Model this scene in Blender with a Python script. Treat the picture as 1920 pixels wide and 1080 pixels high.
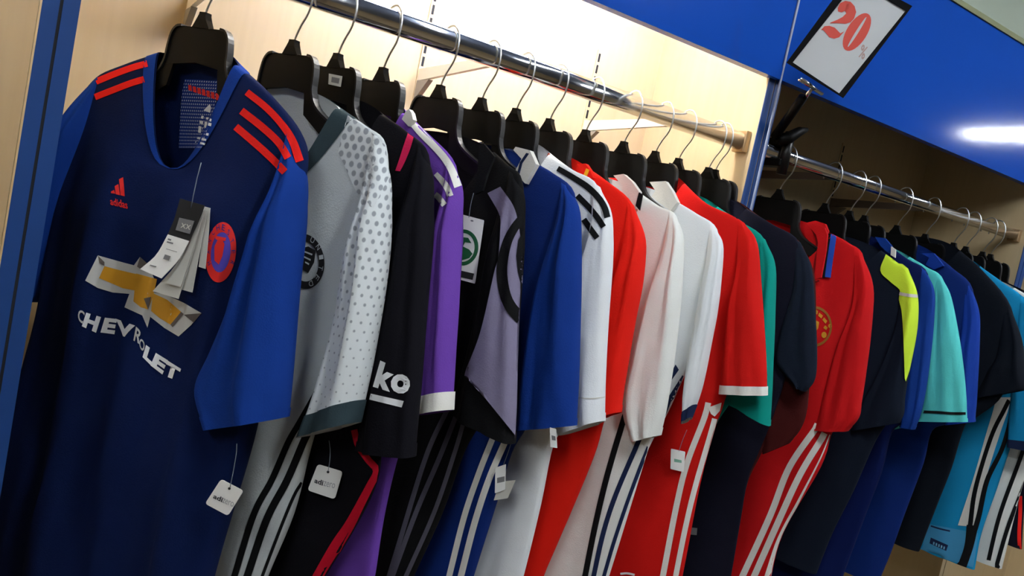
import bpy, bmesh, math, random
import numpy as np
from mathutils import Vector
from mathutils.bvhtree import BVHTree
random.seed(4)
SC = bpy.context.scene
COL = SC.collection
for o in list(bpy.data.objects): bpy.data.objects.remove(o)

# ------------------------------------------------------------------ camera, light, exposure
F_PX = 1500.0
PSI, PITCH, ROLL, EYE = map(math.radians, (56.9, 4.3, 11.8, 0))
CAM = np.array([0.0, 0.0, 1.6])
FW = np.array([math.cos(PSI)*math.cos(PITCH), math.sin(PSI)*math.cos(PITCH), -math.sin(PITCH)])
R0 = np.array([math.sin(PSI), -math.cos(PSI), 0.0]); U0 = np.cross(R0, FW)
RT = R0*math.cos(ROLL) + U0*math.sin(ROLL)
UP = -R0*math.sin(ROLL) + U0*math.cos(ROLL)
cd = bpy.data.cameras.new('camera'); cam = bpy.data.objects.new('camera', cd); COL.objects.link(cam)
cd.sensor_width = 36.0; cd.lens = 36.0*F_PX/1920.0; cd.clip_start = 0.02
from mathutils import Matrix
cam.matrix_world = Matrix(((RT[0], UP[0], -FW[0], CAM[0]), (RT[1], UP[1], -FW[1], CAM[1]), (RT[2], UP[2], -FW[2], CAM[2]), (0, 0, 0, 1)))
SC.camera = cam
vs = SC.view_settings
vs.view_transform = 'Standard'; vs.look = 'None'; vs.gamma = 1.0; vs.use_curve_mapping = False
vs.exposure = 0.40
W_ = bpy.data.worlds.new('world'); SC.world = W_; W_.use_nodes = True
W_.node_tree.nodes['Background'].inputs[0].default_value = (0.9, 0.95, 1.0, 1)
W_.node_tree.nodes['Background'].inputs[1].default_value = 0.03
SC.cycles.use_denoising = True
SC.cycles.max_bounces = 6
CEIL_Z = 2.985
TUBE_POWER = 28.0        # emission strength of the ceiling tubes
BAY_TUBE = 84.0          # emission strength of the tube behind the first header
# ceiling fixtures: (x, y0, y1)
FIXTURES = [(-1.4, -1.6, -0.2), (0.6, -0.9, 0.4), (2.4, -0.9, 0.4), (5.78, -1.04, 0.26)]  # the first is an unseen fill light added for the jersey fronts

# ------------------------------------------------------------------ projection helpers (a pixel of the 1920x1080 photo -> a ray)
def ray(px):
    return FW + RT*((px[0]-960)/F_PX) + UP*((540-px[1])/F_PX)
def on_y(px, Y):
    d = ray(px); return CAM + d*((Y-CAM[1])/d[1])
def on_plane(px, O, N):
    d = ray(px); return CAM + d*(((O-CAM) @ N)/(d @ N))

# ------------------------------------------------------------------ materials
MATS = {}
def nodes_of(name):
    m = bpy.data.materials.new(name); m.use_nodes = True
    nt = m.node_tree; b = nt.nodes['Principled BSDF']
    return m, nt, b
def srgb(r, g, b):
    f = lambda c: (c/255/12.92 if c/255 <= 0.04045 else ((c/255+0.055)/1.055)**2.4)
    return (f(r), f(g), f(b), 1.0)
def mat(name, col, rough=0.5, metal=0.0, spec=0.5, emit=0.0, coat=0.0):
    if name in MATS: return MATS[name]
    m, nt, b = nodes_of(name)
    b.inputs['Base Color'].default_value = col
    b.inputs['Roughness'].default_value = rough
    b.inputs['Metallic'].default_value = metal
    b.inputs['Specular IOR Level'].default_value = spec
    b.inputs['Coat Weight'].default_value = coat
    b.inputs['Coat Roughness'].default_value = 0.05
    if emit:
        b.inputs['Emission Color'].default_value = col; b.inputs['Emission Strength'].default_value = emit
    n = nt.nodes.new('ShaderNodeTexNoise'); n.inputs['Scale'].default_value = 60.0
    tc = nt.nodes.new('ShaderNodeTexCoord'); nt.links.new(tc.outputs['Object'], n.inputs['Vector'])
    bp = nt.nodes.new('ShaderNodeBump'); bp.inputs['Strength'].default_value = 0.03; bp.inputs['Distance'].default_value = 0.002
    nt.links.new(n.outputs['Fac'], bp.inputs['Height']); nt.links.new(bp.outputs['Normal'], b.inputs['Normal'])
    MATS[name] = m; return m
def cloth(name, col, sheen=0.25, rough=0.85):
    if name in MATS: return MATS[name]
    m, nt, b = nodes_of(name)
    b.inputs['Roughness'].default_value = rough
    b.inputs['Specular IOR Level'].default_value = 0.15
    b.inputs['Sheen Weight'].default_value = sheen*0.35
    b.inputs['Sheen Roughness'].default_value = 0.5
    b.inputs['Sheen Tint'].default_value = col
    tc = nt.nodes.new('ShaderNodeTexCoord')
    v = nt.nodes.new('ShaderNodeTexVoronoi'); v.inputs['Scale'].default_value = 420.0
    nt.links.new(tc.outputs['Object'], v.inputs['Vector'])
    n = nt.nodes.new('ShaderNodeTexNoise'); n.inputs['Scale'].default_value = 9.0; n.inputs['Detail'].default_value = 3.0
    nt.links.new(tc.outputs['Object'], n.inputs['Vector'])
    mx = nt.nodes.new('ShaderNodeMix'); mx.data_type = 'RGBA'
    mx.inputs['A'].default_value = tuple(c*0.94 for c in col[:3])+(1,)
    mx.inputs['B'].default_value = tuple(min(1, c*1.05) for c in col[:3])+(1,)
    nt.links.new(n.outputs['Fac'], mx.inputs['Factor']); nt.links.new(mx.outputs['Result'], b.inputs['Base Color'])
    bp = nt.nodes.new('ShaderNodeBump'); bp.inputs['Strength'].default_value = 0.25; bp.inputs['Distance'].default_value = 0.0008
    nt.links.new(v.outputs['Distance'], bp.inputs['Height'])
    n2 = nt.nodes.new('ShaderNodeTexNoise'); n2.inputs['Scale'].default_value = 14.0; n2.inputs['Detail'].default_value = 2.0
    nt.links.new(tc.outputs['Object'], n2.inputs['Vector'])
    bp2 = nt.nodes.new('ShaderNodeBump'); bp2.inputs['Strength'].default_value = 0.3; bp2.inputs['Distance'].default_value = 0.01
    nt.links.new(n2.outputs['Fac'], bp2.inputs['Height']); nt.links.new(bp.outputs['Normal'], bp2.inputs['Normal'])
    nt.links.new(bp2.outputs['Normal'], b.inputs['Normal'])
    MATS[name] = m; return m
def dotted(name, base, dot, cell_u, cell_v, r0, r1, fade=True):
    """printed dots in UV space (metres); radius goes r0 -> r1 along v"""
    m, nt, b = nodes_of(name)
    b.inputs['Roughness'].default_value = 0.85; b.inputs['Specular IOR Level'].default_value = 0.15
    L = nt.links.new
    uv = nt.nodes.new('ShaderNodeUVMap'); sp = nt.nodes.new('ShaderNodeSeparateXYZ'); L(uv.outputs['UV'], sp.inputs[0])
    def M(op, a, bb=None):
        n = nt.nodes.new('ShaderNodeMath'); n.operation = op
        for i, x in enumerate((a, bb)):
            if x is None: continue
            if isinstance(x, (int, float)): n.inputs[i].default_value = x
            else: L(x, n.inputs[i])
        return n.outputs[0]
    V = M('DIVIDE', sp.outputs[1], cell_v); row = M('FLOOR', V)
    odd = M('MULTIPLY', M('MODULO', row, 2.0), 0.5)
    Uu = M('ADD', M('DIVIDE', sp.outputs[0], cell_u), odd)
    fu = M('SUBTRACT', M('FRACT', Uu), 0.5); fv = M('MULTIPLY', M('SUBTRACT', M('FRACT', V), 0.5), cell_v/cell_u)
    d = M('SQRT', M('ADD', M('MULTIPLY', fu, fu), M('MULTIPLY', fv, fv)))
    mr = nt.nodes.new('ShaderNodeMapRange'); L(sp.outputs[1], mr.inputs['Value'])
    mr.inputs['From Min'].default_value = 0.0; mr.inputs['From Max'].default_value = 0.30
    mr.inputs['To Min'].default_value = r0; mr.inputs['To Max'].default_value = r1
    s = nt.nodes.new('ShaderNodeMapRange'); L(M('SUBTRACT', mr.outputs[0], d), s.inputs['Value'])
    s.inputs['From Min'].default_value = -0.05; s.inputs['From Max'].default_value = 0.05
    mx = nt.nodes.new('ShaderNodeMix'); mx.data_type = 'RGBA'
    mx.inputs['A'].default_value = base; mx.inputs['B'].default_value = dot
    L(s.outputs[0], mx.inputs['Factor']); L(mx.outputs['Result'], b.inputs['Base Color'])
    return m
def wood(name, c1, c2, axis='Z', rough=0.45):
    m, nt, b = nodes_of(name)
    b.inputs['Roughness'].default_value = rough; b.inputs['Specular IOR Level'].default_value = 0.35
    tc = nt.nodes.new('ShaderNodeTexCoord'); mp = nt.nodes.new('ShaderNodeMapping')
    mp.inputs['Scale'].default_value = (30, 30, 1.3) if axis == 'Z' else (1.3, 30, 30)
    nt.links.new(tc.outputs['Object'], mp.inputs['Vector'])
    n = nt.nodes.new('ShaderNodeTexNoise'); n.inputs['Scale'].default_value = 2.0; n.inputs['Detail'].default_value = 6.0; n.inputs['Distortion'].default_value = 0.4
    nt.links.new(mp.outputs[0], n.inputs['Vector'])
    mx = nt.nodes.new('ShaderNodeMix'); mx.data_type = 'RGBA'; mx.inputs['A'].default_value = c1; mx.inputs['B'].default_value = c2
    nt.links.new(n.outputs['Fac'], mx.inputs['Factor']); nt.links.new(mx.outputs['Result'], b.inputs['Base Color'])
    return m
WOOD = wood('beige_wood', srgb(200, 178, 138), srgb(214, 194, 156))
BLUE = mat('blue_laminate', srgb(24, 76, 176), 0.09, spec=0.25)
BLUE_EDGE = mat('blue_edge_band', srgb(26, 66, 128), 0.4)
PALE_EDGE = mat('pale_seam', srgb(150, 160, 185), 0.4)
DARKGAP = mat('dark_gap', srgb(14, 16, 26), 0.8)
CHROME = mat('chrome', (0.80, 0.81, 0.83, 1), 0.10, 1.0)
SIGNBLK = mat('sign_frame_black', srgb(14, 14, 15), 0.75, spec=0.1)
STEEL = mat('hook_steel', (0.62, 0.64, 0.64, 1), 0.28, 1.0)
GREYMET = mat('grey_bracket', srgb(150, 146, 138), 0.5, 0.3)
BLACKP = mat('black_plastic', srgb(5, 5, 5), 0.5, spec=0.14)
BLACKR = mat('black_rim', srgb(10, 11, 13), 0.36, spec=0.4)
SHADEBR = mat('shaded_bracket', srgb(84, 70, 58), 0.5, 0.2)
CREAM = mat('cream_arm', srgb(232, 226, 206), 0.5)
WHITEPR = mat('white_print', srgb(235, 237, 238), 0.7)
PAPER = mat('paper', srgb(240, 240, 236), 0.7)
PAPER2 = mat('paper_grey', srgb(206, 205, 196), 0.8)
BLACKPR = mat('black_print', srgb(22, 23, 26), 0.7)
GREYPR = mat('grey_print', srgb(120, 120, 122), 0.7)
REDPR = mat('red_print', srgb(226, 30, 24), 0.7)
GOLDPR = mat('gold_print', srgb(206, 146, 28), 0.6)
GOLD2 = mat('gold_shade_print', srgb(150, 96, 22), 0.6)
SILVER = mat('silver_print', srgb(196, 196, 192), 0.6)
SILVER2 = mat('dark_silver_print', srgb(96, 88, 84), 0.6)
GREENPR = mat('green_print', srgb(14, 92, 52), 0.6)
NYLON = mat('nylon_string', srgb(120, 130, 140), 0.4)
PINK = cloth('pink_trim', srgb(214, 34, 86))
CRIM = cloth('crimson_piping', srgb(206, 18, 46))

# ------------------------------------------------------------------ mesh helpers
def add_mesh(name, verts, faces, m, parent=None, smooth=False, origin=None, uv=None):
    origin = np.zeros(3) if origin is None else np.asarray(origin)
    me = bpy.data.meshes.new(name)
    V = np.asarray(verts, float)
    me.from_pydata([tuple(p-origin) for p in V], [], [tuple(int(i) for i in f) for f in faces]); me.update()
    bm = bmesh.new(); bm.from_mesh(me)
    bmesh.ops.recalc_face_normals(bm, faces=bm.faces)
    bm.to_mesh(me); bm.free()
    if smooth:
        for p in me.polygons: p.use_smooth = True
    if uv is not None:
        l = me.uv_layers.new(name='UVMap')
        for p in me.polygons:
            for li in p.loop_indices: l.data[li].uv = uv[me.loops[li].vertex_index]
    me.materials.append(m)
    o = bpy.data.objects.new(name, me); COL.objects.link(o)
    if parent is not None: o.parent = parent
    elif np.any(origin): o.location = origin
    return o
def tag(o, label=None, cat=None, group=None, kind=None):
    if label: o['label'] = label
    if cat: o['category'] = cat
    if group: o['group'] = group
    if kind: o['kind'] = kind
    return o
def empty(name, loc, label=None, cat=None, group=None, rz=0.0):
    o = bpy.data.objects.new(name, None); COL.objects.link(o); o.location = loc; o.rotation_euler = (0, 0, rz)
    o.empty_display_size = 0.05
    return tag(o, label, cat, group)
def box_data(x0, x1, y0, y1, z0, z1):
    v = [(x, y, z) for x in (x0, x1) for y in (y0, y1) for z in (z0, z1)]
    f = [(0, 1, 3, 2), (4, 6, 7, 5), (0, 4, 5, 1), (2, 3, 7, 6), (0, 2, 6, 4), (1, 5, 7, 3)]
    return v, f
def box(name, b, m, parent=None, bevel=0.0, origin=None):
    v, f = box_data(*b)
    o = add_mesh(name, v, f, m, parent, origin=origin)
    if bevel:
        bm = bmesh.new(); bm.from_mesh(o.data)
        bmesh.ops.bevel(bm, geom=list(bm.edges), offset=bevel, segments=2, affect='EDGES', profile=0.5)
        bm.to_mesh(o.data); bm.free()
    return o
def tube_data(pts, r, seg=8, flat=1.0, cap=True):
    P = np.asarray(pts, float); n = len(P); rs = np.full(n, r) if np.isscalar(r) else np.asarray(r)
    T = np.gradient(P, axis=0); T /= np.linalg.norm(T, axis=1)[:, None]+1e-12
    a = np.array([0, 0, 1.0]) if abs(T[0][2]) < 0.9 else np.array([1.0, 0, 0])
    nrm = np.cross(T[0], a); nrm /= np.linalg.norm(nrm)
    V = []; Fc = []
    for i in range(n):
        nrm = nrm - T[i]*(nrm @ T[i]); nrm /= np.linalg.norm(nrm)+1e-12
        bn = np.cross(T[i], nrm)
        for k in range(seg):
            t = 2*math.pi*k/seg
            V.append(P[i]+rs[i]*(nrm*math.cos(t)+bn*math.sin(t)*flat))
    for i in range(n-1):
        for k in range(seg):
            Fc.append((i*seg+k, i*seg+(k+1) % seg, (i+1)*seg+(k+1) % seg, (i+1)*seg+k))
    if cap:
        Fc.append(tuple(range(seg))[::-1]); Fc.append(tuple((n-1)*seg+k for k in range(seg)))
    return V, Fc
def tube(name, pts, r, m, parent=None, seg=8, origin=None, flat=1.0):
    V, Fc = tube_data(pts, r, seg, flat)
    return add_mesh(name, V, Fc, m, parent, smooth=True, origin=origin)
def merge(parts):
    V = []; Fc = []
    for v, f in parts:
        k = len(V); V += [tuple(p) for p in v]; Fc += [tuple(i+k for i in q) for q in f]
    return V, Fc
def catmull(P, per=6):
    """P (n,d) -> dense samples through the points"""
    P = np.asarray(P, float); n = len(P)
    Q = np.vstack([2*P[0]-P[1], P, 2*P[-1]-P[-2]])
    out = []
    for i in range(n-1):
        a, b, c, d = Q[i], Q[i+1], Q[i+2], Q[i+3]
        for k in range(per):
            t = k/per
            out.append(0.5*((2*b)+(-a+c)*t+(2*a-5*b+4*c-d)*t*t+(-a+3*b-3*c+d)*t**3))
    out.append(P[-1]); return np.array(out)

# ------------------------------------------------------------------ shop shell
Y_POST, Y_WALL, Y_RAIL, Z_RAIL = 1.17, 1.52, 1.2, 1.871
TILE = mat('floor_tile', srgb(100, 89, 76), 0.3)
PLASTER = mat('pale_green_plaster', srgb(228, 244, 226), 0.85)
BLUEC = mat('ceiling_blue_tint', srgb(150, 166, 200), 0.9)  # unseen ceiling, tinted blue to colour its reflection in the rails
ROOMW = mat('far_wall_paint', srgb(168, 150, 124), 0.9)
tag(box('floor', (-4, 9, -5, 1.7, -0.05, 0), TILE), kind='structure')
tag(box('ceiling', (-4, 9, -5, 1.7, CEIL_Z, CEIL_Z+0.05), BLUEC), kind='structure')
tag(box('wall_back', (-4, 9, 1.60, 1.70, 0, CEIL_Z), PLASTER), kind='structure')
tag(box('wall_front', (-4, 9, -5.1, -5.0, 0, CEIL_Z), mat('front_wall_paint', srgb(226, 200, 160), 0.9)), kind='structure')
tag(box('wall_left', (-4.1, -4, -5, 1.7, 0, CEIL_Z), ROOMW), kind='structure')
tag(box('wall_right', (9, 9.1, -5, 1.7, 0, CEIL_Z), ROOMW), kind='structure')

# display bays: back panel, side panels with blue edge bands, plinth, header
HZ0, HZ1, HY = 2.010, 2.336, 1.16
BAYS = [(-1.20, 0.0310), (0.0310, 1.2955), (1.2955, 2.4700), (2.4700, 3.72)]
bay_lab = ['beige wooden wall bay left of the first blue post pair, empty',
           'brightly lit beige wooden wall bay behind the first rail of jerseys',
           'shaded beige wooden wall bay behind the second rail of jerseys',
           'beige wooden wall bay past the end of the second rail']
for i, (x0, x1) in enumerate(BAYS):
    r = empty('wall_bay', (x0, Y_WALL, 0), bay_lab[i], 'display bay', 'wall bays along the shop wall')
    O = (x0, Y_WALL, 0)
    g = 0.0018
    box('back_panel', (x0+0.0205, x1-0.0205, Y_WALL, Y_WALL+0.018, 0, 2.28), WOOD, r, origin=O)
    for (a, b) in ((x0+g, x0+0.020), (x1-0.020, x1-g)):
        box('side_panel', (a, b, Y_POST+0.002, Y_WALL+0.018, 0, 2.28), WOOD, r, origin=O)
        box('edge_band', (a, b, Y_POST, Y_POST+0.002, 1.2 if a > 2.2 and a < 2.6 else 0, 2.009), BLUE_EDGE, r, origin=O)
    box('plinth', (x0+0.0205, x1-0.0205, 1.19, Y_WALL, 0, 0.42), WOOD, r, origin=O)
    box('light_block_board', (x0+0.0205, x1-0.0205, HY+0.02, Y_WALL, 2.26, 2.28), WOOD, r, origin=O)  # unseen board, added to block light from above
    h = box('header_panel', (x0+0.003, x1-0.003, HY, HY+0.018, HZ0, HZ1), BLUE, r, origin=O)
    box('header_top_trim', (x0+0.003, x1-0.003, HY-0.004, HY+0.02, HZ1, HZ1+0.012), mat('olive_trim', srgb(128, 132, 92), 0.5), r, origin=O)
    box('header_lip', (x0+0.003, x1-0.003, HY-0.003, HY+0.018, HZ0-0.004, HZ0+0.022), BLUE, r, origin=O)
for i, x in enumerate((0.0310, 1.2955)):
    s = box('seam_strip', (x-0.0022, x+0.0022, Y_POST-0.013 if i else Y_POST+0.001, Y_POST-0.0105 if i else Y_POST+0.004, 0, HZ1 if i else 2.009), PALE_EDGE if i else DARKGAP)
    tag(s, 'thin pale strip covering the seam between the two blue posts' if i else 'dark narrow gap strip between the pair of blue posts at left edge', 'trim')

# slotted wall standards with brackets and the rails
def bracket(x, lab, lit):
    O = (x, Y_WALL, 1.85)
    r = empty('rail_bracket', O, lab, 'bracket', 'rail brackets on slotted wall standards')
    box('standard', (x-0.006, x+0.006, Y_WALL-0.0035, Y_WALL-0.0004, 1.40, 2.035), WOOD, r, origin=O)
    parts = [box_data(x-0.0025, x+0.0025, Y_WALL-0.0042, Y_WALL-0.0034, 1.41+k*0.026, 1.41+k*0.026+0.019) for k in range(24)]
    V, Fc = merge(parts); s = add_mesh('slots', V, Fc, DARKGAP, r, origin=O); s['kind'] = 'stuff'
    # arm: thin plate deep at the wall, shallow at the rail
    y0, y1 = Y_RAIL+0.012, Y_WALL-0.003
    v = []
    for xx in (x-0.004, x+0.004):
        v += [(xx, y1, 1.848), (xx, y1, 1.872), (xx, y0, 1.876), (xx, y0, 1.862)]
    f = [(0, 1, 2, 3), (4, 7, 6, 5), (0, 4, 5, 1), (1, 5, 6, 2), (2, 6, 7, 3), (3, 7, 4, 0)]
    add_mesh('arm', v, f, CREAM if lit else SHADEBR, r, origin=O)  # brackets of the shaded bay get a dark copy, shade painted in
    v = []
    for xx in (x-0.005, x+0.005):
        v += [(xx, y1, 1.848), (xx, y1-0.055, 1.848), (xx, y1, 1.806)]
    add_mesh('gusset', v, [(0, 1, 2), (3, 5, 4), (0, 3, 4, 1), (1, 4, 5, 2), (2, 5, 3, 0)], GREYMET if lit else SHADEBR, r, origin=O)
for x, t in ((0.225, 'wall bracket above the navy jersey, first in the lit bay'), (0.668, 'pale wall bracket in the middle of the lit bay'), (1.093, 'wall bracket in the lit bay closest to the blue post pair')):
    bracket(x, t, True)
for x, t in ((1.62, 'wall bracket with painted shade in the shaded bay beside the sign clamp'), (2.02, 'wall bracket with painted shade in the middle of the shaded bay')):
    bracket(x, t, False)

def rail(x0, x1, ry, rz, lab):
    O = (x0, Y_RAIL, Z_RAIL)
    r = empty('hanging_rail', O, lab, 'clothes rail')
    V = []; Fc = []; seg = 28
    for x in (x0, x1):
        for k in range(seg):
            t = 2*math.pi*(k+0.5)/seg; c, s = math.cos(t), math.sin(t)
            V.append((x, Y_RAIL+ry*math.copysign(abs(c)**0.7, c), Z_RAIL+rz*math.copysign(abs(s)**0.7, s)))
    for k in range(seg): Fc.append((k, (k+1) % seg, seg+(k+1) % seg, seg+k))
    Fc += [tuple(range(seg)), tuple(range(seg, 2*seg))]
    t_ = add_mesh('tube', V, Fc, CHROME, r, smooth=True, origin=O)
    for pl in t_.data.polygons: pl.use_smooth = len(pl.vertices) == 4
    for xa, xb in ((x0-0.0, x0+0.008), (x1-0.014, x1)):
        box('end_socket', (xa, xb, Y_RAIL-ry-0.004, Y_RAIL+ry+0.004, Z_RAIL-rz-0.004, Z_RAIL+rz+0.004), mat('brass_socket', srgb(176, 148, 112), 0.35, 0.7), r, 0.002, origin=O)
    return r
rail(0.0515, 1.2750, 0.0125, 0.0185, 'oval chrome rail of the lit bay with football jerseys on it')
rail(1.3160, 2.4490, 0.0115, 0.0140, 'oval chrome rail of the shaded bay right of the blue posts')

# lamps
TUBEM = mat('tube_glow', (0.93, 0.97, 1.0, 1), 0.5, emit=TUBE_POWER)
TUBEB = mat('bay_tube_glow', (1.0, 0.97, 0.90, 1), 0.5, emit=BAY_TUBE)
TUBEC = mat('dim_tube_glow', (1.0, 0.97, 0.90, 1), 0.5, emit=BAY_TUBE*0.4)
WHITEM = mat('fixture_white', srgb(230, 230, 228), 0.5)
FIX_LAB = [', added as unseen fill for the jersey fronts', ' in front of the lit bay', ' in front of the shaded bay', ', mirrored in the glossy blue header', ' far across the shop floor']
for i, (x, y0, y1) in enumerate(FIXTURES):
    O = (x, (y0+y1)/2, CEIL_Z)
    r = empty('ceiling_light', O, 'triple tube ceiling light over the shop aisle'+FIX_LAB[i], 'ceiling light', 'triple tube ceiling lights')
    box('housing', (x-0.10, x+0.10, y0, y1, CEIL_Z-0.03, CEIL_Z-0.001), WHITEM, r, origin=O)
    for dx in (-0.05, 0.0, 0.05):
        tube('lamp_tube', [(x+dx, y0+0.02, CEIL_Z-0.056), (x+dx, y1-0.02, CEIL_Z-0.056)], 0.024, TUBEM, r, 12, origin=O)
for xa, xb, mt, lb in ((0.36, 1.16, TUBEB, 'lit bay'), (-0.95, -0.15, TUBEC, 'empty bay')):
    O = ((xa+xb)/2, 1.22, 2.2)
    r = empty('bay_light', O, 'tube light tucked behind the blue header of the '+lb, 'tube light')
    box('housing', (xa, xb, 1.20, 1.26, 2.222, 2.259), WHITEM, r, origin=O)
    tube('lamp_tube', [(xa+0.02, 1.23, 2.20), (xb-0.02, 1.23, 2.20)], 0.014, mt, r, 12, origin=O)

# ------------------------------------------------------------------ hangers
def hanger_mesh_data():
    """local axes: u across (x), y depth, z up; origin at the stem top"""
    hk = catmull([(0, 0, -0.012), (0.001, 0, 0.004), (0.008, 0, 0.022), (0.018, 0, 0.040), (0.0215, 0, 0.060), (0.019, 0, 0.080), (0.009, 0, 0.0945), (-0.004, 0, 0.0955), (-0.0155, 0, 0.085), (-0.0195, 0, 0.068), (-0.019, 0, 0.056)], 4)
    hook = tube_data(hk, 0.0016, 7)
    # stem: tapered block
    v = []
    for z, a, d in ((0.0, 0.006, 0.005), (-0.004, 0.0062, 0.0055), (-0.010, 0.0085, 0.006), (-0.022, 0.016, 0.005)):
        v += [(-a, -d, z), (a, -d, z), (a, d, z), (-a, d, z)]
    f = [(0, 1, 2, 3), (15, 14, 13, 12)]
    for k in range(3):
        for j in range(4): f.append((k*4+j, k*4+(j+1) % 4, (k+1)*4+(j+1) % 4, (k+1)*4+j))
    stem = (v, f)
    out = [(-0.040, -0.021), (0.040, -0.021), (0.0485, -0.027), (0.055, -0.046), (0.0565, -0.076), (0.0, -0.069), (-0.0565, -0.076), (-0.055, -0.046), (-0.0485, -0.027)]
    v = [(x, -0.003, z) for x, z in out]+[(x, 0.003, z) for x, z in out]; n = len(out)
    plate = (v, [tuple(range(n)), tuple(range(2*n-1, n-1, -1))]+[(k, n+k, n+(k+1) % n, (k+1) % n) for k in range(n)])
    def rim(s):
        pts = catmull([(s*0.036, 0, -0.0205), (s*0.045, 0, -0.0225), (s*0.0525, 0, -0.032), (s*0.056, 0, -0.050), (s*0.0575, 0, -0.068), (s*0.066, 0, -0.086), (s*0.085, 0, -0.101), (s*0.13, 0, -0.122), (s*0.175, 0, -0.146)], 3)
        V = []; Fc = []
        for i, p in enumerate(pts):
            t = pts[min(i+1, len(pts)-1)]-pts[max(i-1, 0)]; t /= np.linalg.norm(t); nn = np.array([-t[2], 0, t[0]])
            for a, b in ((-1, -1), (1, -1), (1, 1), (-1, 1)):
                V.append(p+nn*a*0.0016+np.array([0, b*0.0055, 0]))
        m = len(pts)
        for i in range(m-1):
            for j in range(4): Fc.append((i*4+j, i*4+(j+1) % 4, i*4+4+(j+1) % 4, i*4+4+j))
        Fc += [(0, 1, 2, 3), tuple(4*(m-1)+j for j in (3, 2, 1, 0))]
        return V, Fc
    def arm(s):
        top = [(0.054, -0.060), (0.060, -0.082), (0.085, -0.1025), (0.13, -0.1235), (0.178, -0.1475)]
        bot = [(0.040, -0.066), (0.048, -0.105), (0.085, -0.128), (0.13, -0.141), (0.176, -0.158)]
        V = []
        for d in (-0.0025, 0.0025):
            for p in (top, bot): V += [(s*x, d, z) for x, z in p]
        Fc = []
        for k in range(4):
            Fc += [(k, k+1, 5+k+1, 5+k), (10+k, 15+k, 15+k+1, 10+k+1), (k, 10+k, 11+k, k+1), (5+k, 6+k, 16+k, 15+k)]
        Fc += [(0, 5, 15, 10), (4, 14, 19, 9)]
        return V, Fc
    return hook, stem, plate, rim, arm
HK, ST, PL, RIM, ARM = hanger_mesh_data()
def mesh_only(name, d, m, smooth=False):
    me = bpy.data.meshes.new(name); me.from_pydata([tuple(p) for p in d[0]], [], d[1]); me.update()
    bm = bmesh.new(); bm.from_mesh(me); bmesh.ops.recalc_face_normals(bm, faces=bm.faces); bm.to_mesh(me); bm.free()
    if smooth:
        for p in me.polygons: p.use_smooth = True
    me.materials.append(m); return me
HM = [('hook', mesh_only('hook', HK, STEEL, True)), ('stem', mesh_only('stem', ST, BLACKP)), ('plate', mesh_only('plate', PL, BLACKP)),
      ('rim', mesh_only('rim', RIM(1), BLACKR)), ('rim', mesh_only('rim', RIM(-1), BLACKR)), ('arm', mesh_only('arm', ARM(1), BLACKP)), ('arm', mesh_only('arm', ARM(-1), BLACKP))]
def hanger(loc, rz, lab):
    r = empty('clothes_hanger', loc, lab, 'hanger', 'black plastic hangers on the rails', rz)
    for nm, me in HM:
        o = bpy.data.objects.new(nm, me); COL.objects.link(o); o.parent = r
    return r

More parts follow.
